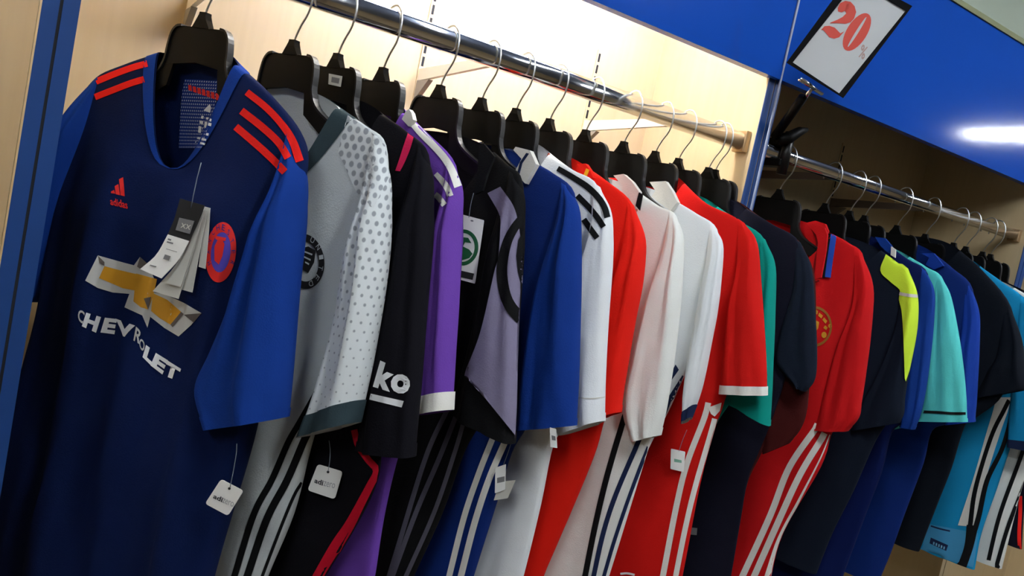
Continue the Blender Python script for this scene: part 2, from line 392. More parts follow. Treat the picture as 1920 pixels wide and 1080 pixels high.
# ------------------------------------------------------------------ garments
JERSEYS = []
HANG = {3: 'black jersey with a pink neck trim', 5: 'black jersey with a grey violet panel', 7: 'white jersey with black shoulder stripes', 10: 'white jersey with a pointed collar',
    11: 'red jersey with white sleeve cuffs', 12: 'teal green jersey', 13: 'dark navy jersey', 14: 'maroon jersey', 15: 'red polo shirt', 16: 'ink navy and lime jersey', 17: 'strong blue jersey', 19: 'royal blue collared jersey',
    20: 'coal navy jersey with a wide sleeve', 22: 'off white striped jersey', 23: 'midnight blue jersey', 24: 'last coal jersey at the rail end'}
class Jersey:
    def __init__(s, stem, alpha, m, label, right, sleeve=None, left=None, lsleeve=None, W=0.030, WS=0.024, D=0.09, fold=0.004, seed=0,
                 sm=None, swo=0.010, tm=None, cat='jersey', hang=None, name='jersey', per=5, minleft=0.2, group='football jerseys on the two rails', folds=(9., 17.), Wn=None):
        a = math.radians(alpha)
        P = on_y(stem, Y_RAIL); P[2] = 1.800
        s.O = P; s.U = np.array([math.cos(a), math.sin(a), 0]); s.N = np.array([math.sin(a), -math.cos(a), 0]); s.alpha = a
        if s.N[0] > 0: s.N = -s.N
        s.m = m; s.rng = random.Random(seed)
        s.root = empty(name, P, label, cat, group)
        s.meshes = []; s._tb = None; JERSEYS.append(s)
        hanger(P, a, 'black plastic hanger holding the '+(hang or HANG.get(len(JERSEYS), label.split(' with ')[0])))
        R = np.array([s.uv(p) for p in right])
        if left is not None: L = np.array([s.uv(p) for p in left])
        else:
            L = R.copy(); L[:, 0] = -np.where(np.arange(len(R)) < 3, R[:, 0], np.maximum(R[:, 0], minleft))
        Rd, Ld = catmull(R, per), catmull(L, per)
        s.W, s.D = W, D
        n = len(Rd); M = 64
        ph = [s.rng.uniform(0, 6.28) for _ in range(4)]
        v0 = 0.5*(Rd[0, 1]+Ld[0, 1])
        nh = 0.5*(Rd[0, 0]-Ld[0, 0])
        wn = 0.012 if Wn is None else Wn
        s.tp = dict(Rd=Rd, Ld=Ld, M=M, ph=ph, v0=v0, wn=wn, fold=fold, folds=folds)
        V, Fc, uv = s.torso(0, n, 0.0)
        s.part('torso', V, Fc, tm or m, uv=uv, cast=True)
        sm = sm or m
        s.sl = None
        if sleeve: s.sl = s.sleeve_part(sleeve, WS, swo, sm, True)
        if s.sl:
            n_ = len(s.sl['Od']); V, Fc, uv = s.sleeve_rings(n_-3, n_, 0.0009, p=s.sl); s.part('hem', V, Fc, sm)
        if lsleeve: s.sleeve_part(lsleeve, WS, swo, sm, True)
        elif sleeve and left is None:
            rp = [(s.uv(o), s.uv(i)) for o, i in sleeve]
            s.sleeve_local([((-o[0], o[1]), (-i[0], i[1])) for o, i in rp], WS*0.8, 0.0, sm, False)
    def uv(s, px):
        p = on_plane(px, s.O, s.N)-s.O; return (p @ s.U, p[2])
    def w3(s, u, v, w): return s.O + s.U*u + np.array([0, 0, 1.0])*v + s.N*w
    def part(s, name, V, Fc, m, smooth=True, cast=False, uv=None):
        o = add_mesh(name, V, Fc, m, s.root, smooth, origin=s.O, uv=uv)
        if cast: s.meshes.append(([tuple(p) for p in V], [tuple(f) for f in Fc]))
        return o
    def torso(s, i0, i1, infl):
        t = s.tp; Rd, Ld, M = t['Rd'], t['Ld'], t['M']; V = []; UV = []
        n = len(Rd)
        for i in range(i0, i1):
            r, l = Rd[i], Ld[i]; c = 0.5*(r+l); h = 0.5*(r-l)
            drop = t['v0']-c[1]
            k = max(0.0, 1-drop/0.34)**2
            kb = max(0.0, 1-drop/0.10)**2
            g = min(1.0, max(0.0, drop/0.35))
            Wt = t['wn']+(s.W-t['wn'])*min(1, drop/0.22)**0.8
            for j in range(M):
                th = 2*math.pi*j/M; ct, st = math.cos(th), math.sin(th)
                q = math.copysign(abs(ct)**0.72, ct)
                u = c[0]+h[0]*q; v = c[1]+h[1]*q
                scoop = 1-abs(q)**2.4
                if st > 0: v -= s.D*k*scoop
                else: v += 0.022*kb*scoop
                w = Wt*math.copysign(abs(st)**0.62, st)
                env = abs(st)**0.5*g
                ff = t['fold']*env*(math.sin(u*t['folds'][0]*6.28+t['ph'][0]+v*2.0)+0.6*math.sin(u*t['folds'][1]*6.28+t['ph'][1]-v*3.0)+0.5*math.sin(u*20+v*14+t['ph'][2]))
                w += ff
                if infl: w += infl*math.copysign(1, st)*min(1, abs(st)*4); u += infl*q*0.8
                V.append(s.w3(u, v, w)); UV.append((u, -v))
        rows = i1-i0; Fc = []
        for i in range(rows-1):
            for j in range(M): Fc.append((i*M+j, i*M+(j+1) % M, (i+1)*M+(j+1) % M, (i+1)*M+j))
        return V, Fc, UV
    def collar(s, rows, m, name='collar', infl=0.0016, label=None):
        V, Fc, uv = s.torso(0, rows+1, infl)
        o = s.part(name, V, Fc, m, cast=True)
        if label: o['label'] = label
        return o
    def sleeve_part(s, pairs, W, wo, m, cast):
        loc = [(s.uv(o), s.uv(i)) for o, i in pairs]
        px = pairs[1][0]; d = ray(px); d = d[:2]/np.linalg.norm(d[:2])
        sb = abs(d[0]*s.U[1]-d[1]*s.U[0]); cb = abs(d[0]*s.U[0]+d[1]*s.U[1])
        return s.sleeve_local(loc, W, wo, m, cast, sb, cb)
    def sleeve_local(s, loc, W, wo, m, cast, sb=1.0, cb=0.0, per=6):
        Od = catmull([p[0] for p in loc], per); Id = catmull([p[1] for p in loc], per)
        s.slp = dict(Od=Od, Id=Id, W=W, wo=wo, sb=sb, cb=cb, ph=[s.rng.uniform(0, 6.28) for _ in range(3)])
        V, Fc, uv = s.sleeve_rings(0, len(Od), 0.0, cap=True)
        o = s.part('sleeve', V, Fc, m, cast=cast, uv=uv)
        return dict(s.slp)
    def sleeve_rings(s, i0, i1, infl, cap=False, p=None):
        p = p or s.slp; Od, Id = p['Od'], p['Id']; n = len(Od); M = 32; V = []; UV = []; arc = 0.0; prev = None
        for i in range(i0, i1):
            t = i/(n-1); c = 0.5*(Od[i]+Id[i]); h = 0.5*(Od[i]-Id[i])
            if prev is not None: arc += np.linalg.norm(c-prev)
            prev = c
            hl = np.linalg.norm(h)
            Wt = min(p['W']*(0.25+0.75*min(1, t/0.30)), hl*0.9+0.004)
            # keep the seen outline: widen/narrow for the thickness seen obliquely
            f = math.sqrt(max((hl*p['sb'])**2-(Wt*p['cb'])**2, (0.45*hl*p['sb'])**2))/(hl*p['sb']+1e-9)
            wo = p['wo']*min(1, t/0.25)
            r0 = len(V)
            for j in range(M):
                th = 2*math.pi*j/M; ct, st = math.cos(th), math.sin(th)
                q = math.copysign(abs(ct)**0.8, ct)
                xy = c+h*f*q
                w = Wt*math.copysign(abs(st)**0.75, st)
                w += abs(st)*min(1, t/0.3)*p['W']*0.16*(math.sin(q*5.2+p['ph'][0]+t*1.5)+0.7*math.sin(q*9+p['ph'][1]-t*4))
                if infl: w += infl*math.copysign(1, st)*min(1, abs(st)*4); xy = xy+h/(hl+1e-9)*infl*q
                V.append(s.w3(xy[0], xy[1], w+wo)); UV.append([0, -xy[1]-0.12])
            RP = np.array(V[r0:]); cum = np.r_[0, np.cumsum(np.linalg.norm(np.diff(RP, axis=0), axis=1))]; tot = cum[-1]+np.linalg.norm(RP[0]-RP[-1])
            for j in range(M): UV[r0+j][0] = 1.0+(c+h*f)[0]-(cum[j] if j <= M//2 else cum[j]-tot)
        rows = i1-i0; Fc = []
        for i in range(rows-1):
            for j in range(M): Fc.append((i*M+j, i*M+(j+1) % M, (i+1)*M+(j+1) % M, (i+1)*M+j))
        if cap: Fc.append(tuple(range(M)))
        # turned-in hem so that the open end reads as cloth with an inside
        if cap:
            base = (rows-1)*M; cc = np.mean([V[base+j] for j in range(M)], axis=0); k0 = len(V)
            upv = (np.mean([V[base-4*M+j] for j in range(M)], axis=0)-cc)
            for j in range(M):
                V.append(V[base+j]+(cc-V[base+j])*0.10+upv*0.5); UV.append((1, 0.3))
            for j in range(M): Fc.append((base+j, base+(j+1) % M, k0+(j+1) % M, k0+j))
        return V, Fc, UV
    def cuff(s, rows, m, infl=0.0014, label=None, off=0):
        n = len(s.sl['Od'])
        V, Fc, uv = s.sleeve_rings(n-rows-off, n-off, infl, p=s.sl)
        o = s.part('cuff', V, Fc, m, cast=True)
        if label: o['label'] = label
        return o
    # ---- printed and sewn-on pieces, laid on the cloth
    def bvh(s):
        if getattr(s, '_b', None) is None or s._bn != len(s.meshes):
            V, Fc = merge(s.meshes); s._b = BVHTree.FromPolygons([Vector(p) for p in V], Fc); s._bn = len(s.meshes)
        return s._b
    def hit(s, px, off, on='all'):
        d = ray(px); dn = Vector(d/np.linalg.norm(d))
        if on == 'torso':
            if s._tb is None: s._tb = BVHTree.FromPolygons([Vector(v) for v in s.meshes[0][0]], s.meshes[0][1])
            B = s._tb
        else: B = s.bvh()
        loc, nrm, idx, dist = B.ray_cast(Vector(CAM), dn)
        if loc is None:
            p = Vector(on_plane(px, s.O, s.N)); loc, nrm, idx, dist = B.find_nearest(p, 0.035)
            if loc is None: return None
            return np.array(loc)+np.array(loc-p)*0-np.array(dn)*off
        return np.array(loc)-np.array(dn)*off
    def lay(s, name, grid_px, faces, m, off=0.0013, uv=None, maxjump=0.075, label=None, on='all'):
        P = [s.hit(p, off, on) for p in grid_px]; idx = {}; V = []; Fc = []; UV = []
        for f in faces:
            if any(P[i] is None for i in f): continue
            q = [P[i] for i in f]
            dz = [np.linalg.norm(x-CAM) for x in q]
            if max(dz)-min(dz) > maxjump: continue
            g = []
            for i in f:
                if i not in idx:
                    idx[i] = len(V); V.append(P[i]); UV.append(uv[i] if uv else (0, 0))
                g.append(idx[i])
            Fc.append(tuple(g))
        if not Fc: print('EMPTY decal', name); return None
        o = s.part(name, V, Fc, m, smooth=True, uv=UV if uv else None)
        if label: o['label'] = label
        return o
    def ruled(s, name, A, B, m, n=24, k=6, off=0.0013, uv=None, smooth=True, label=None, on='all'):
        A = resample(A, n, smooth); B = resample(B, n, smooth)
        g = []; tuv = []
        for i in range(n):
            for j in range(k+1):
                t = j/k; g.append(tuple(A[i]*(1-t)+B[i]*t)); tuv.append((t, i/(n-1)))
        f = [(i*(k+1)+j, i*(k+1)+j+1, (i+1)*(k+1)+j+1, (i+1)*(k+1)+j) for i in range(n-1) for j in range(k)]
        return s.lay(name, g, f, m, off, uv=[(a*uv[0], b*uv[1]) for a, b in tuv] if uv else None, label=label, on=on)
    def strip(s, name, pts, w, m, n=22, off=0.0013, k=3, label=None, on=None):
        if on is None: on = 'torso' if (name == 'stripe' and pts[-1][1] > 960) else 'all'
        C = resample(pts, n, True); T = np.gradient(C, axis=0); T /= np.linalg.norm(T, axis=1)[:, None]
        Nn = np.stack([-T[:, 1], T[:, 0]], 1)
        ws = np.full(n, w) if np.isscalar(w) else np.interp(np.linspace(0, 1, n), np.linspace(0, 1, len(w)), w)
        return s.ruled(name, C-Nn*ws[:, None]/2, C+Nn*ws[:, None]/2, m, n, k, off, smooth=False, label=label, on=on)
    def poly(s, name, pts, m, off=0.0013, step=7, smooth=False, label=None):
        V2, F2 = fill_poly(pts, step)
        return s.lay(name, V2, F2, m, off, label=label, uv=[(s.uv(q)[0]+1.0, -s.uv(q)[1]-0.12) for q in V2])
    def text(s, name, body, quad, m, off=0.0016, bold=0.0, label=None, shear=0.0):
        V2, F2 = text_quad(body, quad, bold, shear)
        return s.lay(name, V2, F2, m, off, label=label)
    def multi(s, name, polys, m, off=0.0013, step=7, label=None, on='all'):
        V = []; Fc = []
        for p in polys:
            v, f = fill_poly(p, step); k = len(V); V += v; Fc += [tuple(i+k for i in q) for q in f]
        return s.lay(name, V, Fc, m, off, label=label, on=on)
    def plate(s, name, pts, m, w=0.0, th=0.003, smooth=True, label=None):
        """a stiff piece of cloth standing in the garment's plane, th thick"""
        P = []
        for q_ in pts:
            t_ = on_plane(q_, s.O+s.N*(w+th), s.N)-s.O; P.append((t_ @ s.U, t_[2]))
        n = len(P); V = [s.w3(u, v, w+th) for u, v in P]+[s.w3(u, v, w) for u, v in P]
        o = s.part(name, V, [tuple(range(n)), tuple(range(2*n-1, n-1, -1))]+[(k, n+k, n+(k+1) % n, (k+1) % n) for k in range(n)], m, smooth=False)
        if label: o['label'] = label
        return o

def resample(P, n, smooth=True):
    P = np.asarray(P, float)
    if len(P) == n and not smooth: return P
    Q = catmull(P, 12) if (smooth and len(P) > 2) else P
    d = np.r_[0, np.cumsum(np.linalg.norm(np.diff(Q, axis=0), axis=1))]
    t = np.linspace(0, d[-1], n)
    return np.stack([np.interp(t, d, Q[:, 0]), np.interp(t, d, Q[:, 1])], 1)
def fill_poly(pts, step=7):
    bm = bmesh.new()
    vs_ = [bm.verts.new((p[0], p[1], 0)) for p in pts]
    f = bm.faces.new(vs_)
    bmesh.ops.triangulate(bm, faces=[f])
    for _ in range(5):
        E = [e for e in bm.edges if e.calc_length() > step]
        if not E: break
        bmesh.ops.subdivide_edges(bm, edges=E, cuts=1)
        bmesh.ops.triangulate(bm, faces=bm.faces)
    bm.verts.index_update()
    V = [(v.co.x, v.co.y) for v in bm.verts]; Fc = [tuple(v.index for v in f.verts) for f in bm.faces]
    bm.free(); return V, Fc
_tc = {}
def text_mesh(body, bold=0.0):
    if (body, bold) in _tc: return _tc[(body, bold)]
    c = bpy.data.curves.new('t', 'FONT'); c.body = body; c.resolution_u = 3; c.offset = bold
    o = bpy.data.objects.new('t', c); COL.objects.link(o); bpy.context.view_layer.update()
    me = bpy.data.meshes.new_from_object(o.evaluated_get(bpy.context.evaluated_depsgraph_get()))
    bpy.data.objects.remove(o); bpy.data.curves.remove(c)
    bm = bmesh.new(); bm.from_mesh(me); bpy.data.meshes.remove(me)
    bmesh.ops.triangulate(bm, faces=bm.faces)
    for _ in range(2):
        E = [e for e in bm.edges if e.calc_length() > 0.22]
        if not E: break
        bmesh.ops.subdivide_edges(bm, edges=E, cuts=1); bmesh.ops.triangulate(bm, faces=bm.faces)
    bm.verts.index_update()
    V = np.array([(v.co.x, v.co.y) for v in bm.verts]); Fc = [tuple(v.index for v in f.verts) for f in bm.faces]; bm.free()
    V -= V.min(0); V /= V.max(0)
    _tc[(body, bold)] = (V, Fc); return V, Fc
def text_quad(body, quad, bold=0.0, shear=0.0):
    """quad: top-left, top-right, bottom-right, bottom-left pixels of the lettering's box"""
    V, Fc = text_mesh(body, bold); tl, tr, br, bl = [np.array(q, float) for q in quad]
    out = []
    for x, y in V:
        out.append(tuple((bl*(1-x)+br*x)*(1-y)+(tl*(1-x)+tr*x)*y))
    return out, Fc
def Z(x0, y0, k, *pts):     # crop coordinates -> photo pixels
    return [(x0+a/k, y0+b/k) for a, b in pts]
def ellipse(cx, cy, rx, ry, lean=0.0, n=28, a0=0.0, a1=360.0):
    out = []
    for i in range(n+1 if a1-a0 < 359 else n):
        t = math.radians(a0+(a1-a0)*i/n); x, y = rx*math.cos(t), ry*math.sin(t)
        out.append((cx+x*math.cos(lean)-y*math.sin(lean), cy+x*math.sin(lean)+y*math.cos(lean)))
    return out

# ------------------------------------------------------------------ cloth colours
c_navy = cloth('royal_navy_knit', srgb(14, 54, 136)); c_lgrey = cloth('light_grey_knit', srgb(206, 213, 214)); c_slate = cloth('slate_rib', srgb(52, 68, 74))
c_black = cloth('black_knit', srgb(11, 10, 18)); c_purple = cloth('purple_knit', srgb(106, 64, 162)); c_black2 = cloth('jet_knit', srgb(11, 11, 13))
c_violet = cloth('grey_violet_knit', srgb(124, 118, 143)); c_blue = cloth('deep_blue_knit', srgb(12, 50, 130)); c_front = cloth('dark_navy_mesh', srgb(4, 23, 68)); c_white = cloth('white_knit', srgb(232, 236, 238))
c_red = cloth('bright_red_knit', srgb(228, 28, 14)); c_cream = cloth('cream_white_knit', srgb(236, 238, 232)); c_red2 = cloth('red_knit', srgb(202, 20, 15))
c_teal = cloth('teal_green_knit', srgb(0, 138, 124)); c_dnavy = cloth('dark_navy_knit', srgb(21, 29, 44)); c_maroon = cloth('maroon_knit', srgb(66, 16, 15))
c_polo = cloth('polo_red_knit', srgb(196, 18, 22)); c_ink = cloth('ink_navy_knit', srgb(14, 23, 38)); c_lime = cloth('lime_knit', srgb(206, 238, 60))
c_blue3 = cloth('strong_blue_knit', srgb(15, 56, 138)); c_aqua = cloth('aqua_knit', srgb(86, 200, 196)); c_royal = cloth('royal_knit', srgb(19, 56, 148))
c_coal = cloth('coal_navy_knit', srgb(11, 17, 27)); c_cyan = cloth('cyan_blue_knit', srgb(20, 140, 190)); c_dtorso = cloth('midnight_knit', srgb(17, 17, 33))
c_offw = cloth('off_white_knit', srgb(226, 228, 222)); c_bshade2 = cloth('shaded_blue_knit', srgb(9, 38, 106)); c_bshade = cloth('deep_shaded_blue_knit', srgb(5, 22, 78))  # the two torso blues are darker copies with shade painted in
RED_STR = cloth('red_stripe_cloth', srgb(236, 36, 30)); WHITE_STR = cloth('white_stripe_cloth', srgb(232, 230, 222)); BLACK_STR = cloth('black_stripe_cloth', srgb(16, 18, 20))
GREY_STR = cloth('grey_stripe_cloth', srgb(84, 82, 94)); NAVY_STR = cloth('navy_stripe_cloth', srgb(28, 40, 74)); YEL = cloth('yellow_piping', srgb(250, 190, 40))
BLUE_STR = cloth('blue_tipping', srgb(40, 80, 180)); LBLUE = cloth('light_blue_knit', srgb(120, 176, 210))

# ================= 1: navy blue jersey, red stripes
g = Jersey((386, 23), -57, c_navy, 'navy blue jersey with red shoulder stripes and a gold cross logo, front of the rack',
    [(442, 122), (500, 172), (558, 245), (572, 310), (540, 430), (508, 600), (482, 720), (463, 815), (427, 940), (400, 1040), (372, 1150)],
    sleeve=[((556, 252), (542, 240)), ((581, 320), (528, 380)), ((582, 410), (494, 490)), ((573, 510), (456, 580)), ((562, 640), (420, 660)), ((553, 730), (394, 725)), ((546, 781), (415, 800))],
    left=[(302, 98), (240, 120), (186, 146), (160, 200), (136, 330), (112, 470), (92, 590), (62, 720), (18, 880), (-8, 985), (-22, 1048)],
    lsleeve=[((186, 146), (202, 150)), ((152, 205), (196, 250)), ((122, 300), (176, 340)), ((98, 390), (150, 430)), ((80, 470), (124, 510)), ((62, 548), (98, 574))],
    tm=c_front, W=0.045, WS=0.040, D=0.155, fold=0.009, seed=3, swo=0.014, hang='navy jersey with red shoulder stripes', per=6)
g.collar(2, c_navy, infl=0.002)
z1 = lambda *p: Z(0, 0, 2.0, *p)
g.strip('stripe', z1((925, 345), (1000, 405), (1060, 470), (1098, 530), (1124, 605)), (13, 13, 16), RED_STR)
g.strip('stripe', z1((905, 415), (985, 478), (1045, 535), (1080, 592)), 14, RED_STR)
g.strip('stripe', z1((884, 475), (960, 540), (1020, 595), (1068, 645)), 14, RED_STR)
g.strip('stripe', z1((552, 238), (500, 252), (430, 277), (360, 306)), 12, RED_STR)
g.strip('stripe', z1((540, 297), (490, 312), (430, 335), (356, 364)), 12, RED_STR)
# chest mark: three slanted bars over a word
g.multi('chest_emblem', [[(223, 336), (231, 332), (234, 368), (226, 366)], [(215, 349), (222, 345), (225, 366), (217, 364)], [(208, 359), (214, 356), (216, 363), (208, 362)]], REDPR)
g.text('chest_word', 'adidas', [(206, 370), (238, 377), (240, 392), (207, 384)], REDPR, bold=0.02)
# club crest
cx, cy, ln = 414, 473, 0.10
ring_o = ellipse(cx, cy, 28.5, 57, ln, 36); ring_i = ellipse(cx, cy, 18.5, 38, ln, 36)
g.ruled('crest_ring', ring_o+[ring_o[0]], ring_i+[ring_i[0]], REDPR, 60, 3, smooth=False)
g.poly('crest_field', ellipse(cx, cy, 18.5, 38, ln, 24), mat('violet_print', srgb(74, 58, 170), 0.7), off=0.0011)
g.poly('crest_shield', [(402, 462), (408, 450), (416, 447), (421, 458), (417, 480), (410, 496), (402, 488)], REDPR, off=0.0017, step=6)
g.poly('crest_ship', [(404, 442), (424, 446), (422, 452), (404, 449)], REDPR, off=0.0018, step=6)
for i, ch in enumerate('MANCHESTER'):
    t = math.radians(-205+i*25.5); x = cx+23.5*math.cos(t)-47*math.sin(t)*math.sin(ln)*0; y = cy+47.5*math.sin(t)
    tx, ty = -23.5*math.sin(t), 47.5*math.cos(t); l = math.hypot(tx, ty); tx, ty = tx/l*3.2, ty/l*3.2
    nx, ny = math.cos(t)*3.4, math.sin(t)*5.5
    g.text('crest_letter', ch, [(x+nx-tx, y+ny-ty), (x+nx+tx, y+ny+ty), (x-nx+tx, y-ny+ty), (x-nx-tx, y-ny-ty)], c_navy, off=0.0018)
# sponsor cross: silver frame, gold face
zc = lambda *p: Z(100, 440, 3.6, *p)
g.multi('sponsor_cross_frame', [zc((300, 140), (390, 165), (480, 190), (575, 215), (600, 240), (520, 400), (400, 390), (300, 360), (215, 310)),
    zc((545, 205), (585, 150), (640, 200), (690, 320), (660, 530), (635, 628), (600, 545), (480, 490), (515, 395)),
    zc((680, 390), (760, 405), (880, 460), (1000, 530), (930, 610), (845, 687), (750, 630), (655, 555))], SILVER, label='silver frame of the printed cross logo')
g.multi('sponsor_cross_face', [zc((345, 212), (430, 235), (570, 268), (570, 380), (470, 362), (308, 292)), zc((560, 262), (700, 300), (672, 420), (638, 505), (590, 490), (540, 450)),
    zc((672, 395), (770, 440), (862, 520), (790, 607), (720, 565), (660, 515))], GOLDPR, off=0.0019, label='gold face of the printed cross logo')
g.multi('sponsor_cross_shade', [zc((300, 140), (345, 185), (345, 212), (310, 190)), zc((880, 540), (1000, 530), (945, 592)), zc((610, 430), (660, 420), (640, 505)), zc((585, 150), (640, 200), (600, 240), (565, 215)), zc((790, 607), (862, 520), (880, 535), (805, 625))], SILVER2, off=0.0024)
for ch, q in (('C', ((170, 498), (212, 522), (205, 606), (163, 580))), ('H', ((222, 526), (322, 556), (288, 662), (192, 618))), ('E', ((348, 560), (432, 570), (412, 672), (318, 660))),
              ('V', ((418, 566), (552, 614), (522, 706), (428, 668))), ('R', ((558, 620), (606, 664), (580, 738), (540, 714))), ('O', ((588, 690), (622, 735), (606, 800), (575, 746))),
              ('L', ((626, 744), (690, 792), (660, 884), (602, 826))), ('E', ((692, 798), (776, 850), (736, 944), (655, 882))), ('T', ((768, 848), (862, 906), (836, 986), (738, 948)))):
    g.text('sponsor_letter', ch, zc(*q), WHITEPR if ch not in 'CRO' else SILVER, bold=0.055 if ch not in 'CRO' else 0.02)
# inside of the neck: dotted panel, red script, white care print
zn = lambda *p: Z(300, 100, 5.4, *p)
dm = dotted('neck_dots', srgb(22, 48, 124), srgb(176, 184, 200), 0.006, 0.006, 0.24, 0.24)
g.ruled('neck_panel', zn((250, 260), (215, 480), (190, 960)), zn((650, 280), (590, 410), (510, 700), (415, 960)), dm, 20, 10, off=0.001, uv=(0.10, 0.125))
g.multi('neck_script', [zn((285+i*46, 318+i*14), (318+i*46, 326+i*14), (325+i*46, 385+i*16), (288+i*46, 372+i*16)) for i in range(7)], REDPR, off=0.002)
g.multi('neck_mark', [zn((505, 512), (536, 612), (440, 578))], WHITEPR, off=0.002)
g.multi('neck_care_print', [zn((a, b), (a+w, b+w*0.25), (a+w-6, b+w*0.25+h), (a-6, b+h)) for a, b, w, h in ((420, 630, 24, 28), (470, 645, 22, 22), (505, 660, 18, 26), (405, 680, 34, 30), (452, 690, 28, 62), (490, 700, 32, 30), (392, 735, 26, 66), (430, 750, 50, 22), (470, 805, 24, 24), (380, 845, 90, 20), (362, 885, 96, 20))], WHITEPR, off=0.002)
G1 = g

# ================= 2: light grey jersey with dotted sleeves
dots = dotted('grey_dot_sleeve', srgb(226, 232, 233), srgb(152, 158, 164), 0.0150, 0.0118, 0.31, 0.08)
g = Jersey((552, 78), -64, c_lgrey, 'light grey jersey with dotted white sleeves and black side stripes, second on the rack',
    [(632, 203), (685, 236), (722, 272), (722, 380), (690, 520), (628, 680), (602, 760), (576, 850), (546, 965), (499, 1080), (468, 1170)],
    sleeve=[((715, 260), (702, 251)), ((738, 335), (688, 390)), ((739, 425), (662, 510)), ((728, 530), (648, 605)), ((708, 655), (622, 700)), ((694, 725), (603, 760)), ((680, 790), (580, 818))],
    W=0.023, WS=0.028, D=0.13, fold=0.004, seed=5, sm=dots, swo=0.012, folds=(7., 13.))
g.cuff(5, c_slate, label='dark slate cuff')
g.collar(3, c_slate, infl=0.002, label='dark slate collar band')
g.poly('shoulder_dots', [(652, 216), (690, 242), (722, 272), (730, 330), (700, 390), (668, 360), (650, 320), (634, 285), (642, 250)], dotted('dot_flat', srgb(224, 230, 231), srgb(152, 158, 164), 0.0150, 0.0118, 0.31, 0.10), off=0.0008, label='dotted white shoulder')
cx, cy = 571, 490
ro = ellipse(cx, cy, 37, 52, -0.12, 40); ri = ellipse(cx, cy, 26, 38, -0.12, 40)
g.ruled('crest_ring', ro+[ro[0]], ri+[ri[0]], BLACKPR, 70, 3, smooth=False)
g.poly('crest_shield', [(562, 466), (578, 462), (592, 470), (589, 492), (578, 512), (566, 505)], BLACKPR, step=6)
g.multi('crest_lines', [[(570, 470), (586, 476), (585, 479), (570, 473)], [(570, 480), (583, 486), (582, 489), (570, 483)], [(572, 490), (580, 494), (579, 497), (572, 493)]], c_lgrey, off=0.002)
for i, ch in enumerate('UNITED'):
    t = math.radians(-62+i*26); x = cx+31.5*math.cos(t); y = cy+45*math.sin(t)
    tx, ty = -31.5*math.sin(t), 45*math.cos(t); l = math.hypot(tx, ty); tx, ty = tx/l*4, ty/l*4; nx, ny = math.cos(t)*4, math.sin(t)*5
    g.text('crest_letter', ch, [(x+nx-tx, y+ny-ty), (x+nx+tx, y+ny+ty), (x-nx+tx, y-ny+ty), (x-nx-tx, y-ny-ty)], c_lgrey, off=0.002)
g.strip('stripe', [(622, 664), (606, 708), (584, 752), (560, 795), (540, 830), (510, 899), (476, 964), (438, 1085)], (6, 11, 12, 12, 12), BLACK_STR, 40)
g.strip('stripe', [(590, 795), (573, 820), (539, 899), (500, 974), (462, 1085)], 14, BLACK_STR, 30)
g.strip('stripe', [(566, 905), (553, 926), (534, 970), (508, 1037), (490, 1085)], 6, BLACK_STR, 30)

# ================= 3: black jersey with crimson piping
g = Jersey((634, 104), -68, c_black, 'black jersey with a pink neck trim, white ko lettering and crimson side piping',
    [(715, 215), (760, 246), (802, 290), (800, 400), (772, 560), (742, 700), (716, 815), (710, 882), (693, 935), (657, 1000), (605, 1085), (578, 1150)],
    sleeve=[((796, 280), (785, 272)), ((816, 330), (770, 380)), ((817, 430), (742, 500)), ((807, 570), (718, 620)), ((798, 700), (700, 720)), ((791, 780), (690, 790)), ((785, 857), (682, 840))],
    W=0.021, WS=0.025, D=0.14, fold=0.003, seed=8)
g.ruled('neck_trim', [(766, 246), (757, 272), (748, 300), (741, 320)], [(776, 256), (768, 282), (758, 306), (750, 321)], PINK, 14, 3, off=0.002, label='pink trim along the neckline')
g.strip('piping', [(664, 806), (672, 836), (690, 862), (706, 883), (693, 912), (676, 945), (655, 985), (630, 1025), (598, 1088)], (12, 13, 16, 22, 30), CRIM, 40, label='crimson side piping', on='torso')
g.text('sleeve_letter', 'k', [(713, 676), (745, 690), (731, 735), (699, 725)], WHITEPR, bold=0.05)
g.text('sleeve_letter', 'o', [(737, 698), (772, 706), (765, 742), (729, 733)], WHITEPR, bold=0.05)
g.poly('sleeve_underline', [(695, 738), (757, 752), (753, 764), (692, 749)], WHITEPR)

# ================= 4: purple jersey
g = Jersey((720, 126), -72, c_purple, 'purple jersey with white shoulder stripes and white sleeve cuffs',
    [(757, 212), (800, 250), (853, 310), (850, 400), (832, 560), (802, 700), (765, 800), (739, 873), (715, 976), (698, 1085), (682, 1150)],
    sleeve=[((850, 306), (839, 297)), ((872, 352), (834, 400)), ((872, 440), (820, 500)), ((868, 560), (806, 620)), ((864, 660), (797, 680)), ((861, 715), (793, 730)), ((858, 767), (789, 779))],
    W=0.020, WS=0.023, D=0.10, fold=0.003, seed=11)
g.cuff(5, WHITE_STR, label='white cuff')
zs = lambda *p: Z(560, 160, 4.5, *p)
g.strip('stripe', zs((925, 265), (1010, 375), (1120, 490), (1220, 600), (1290, 710), (1345, 855)), (13, 14, 13, 14, 15), WHITE_STR, 26)
g.strip('stripe', zs((1155, 745), (1205, 800), (1250, 860), (1280, 935)), (9, 12, 12), WHITE_STR, 16)
g.strip('stripe', zs((1150, 920), (1180, 945), (1230, 1010)), 11, WHITE_STR, 12)
g.plate('collar', zs((870, 285), (905, 215), (930, 200), (950, 230), (965, 290), (925, 345)), WHITE_STR, w=0.004, th=0.008, label='white collar point')

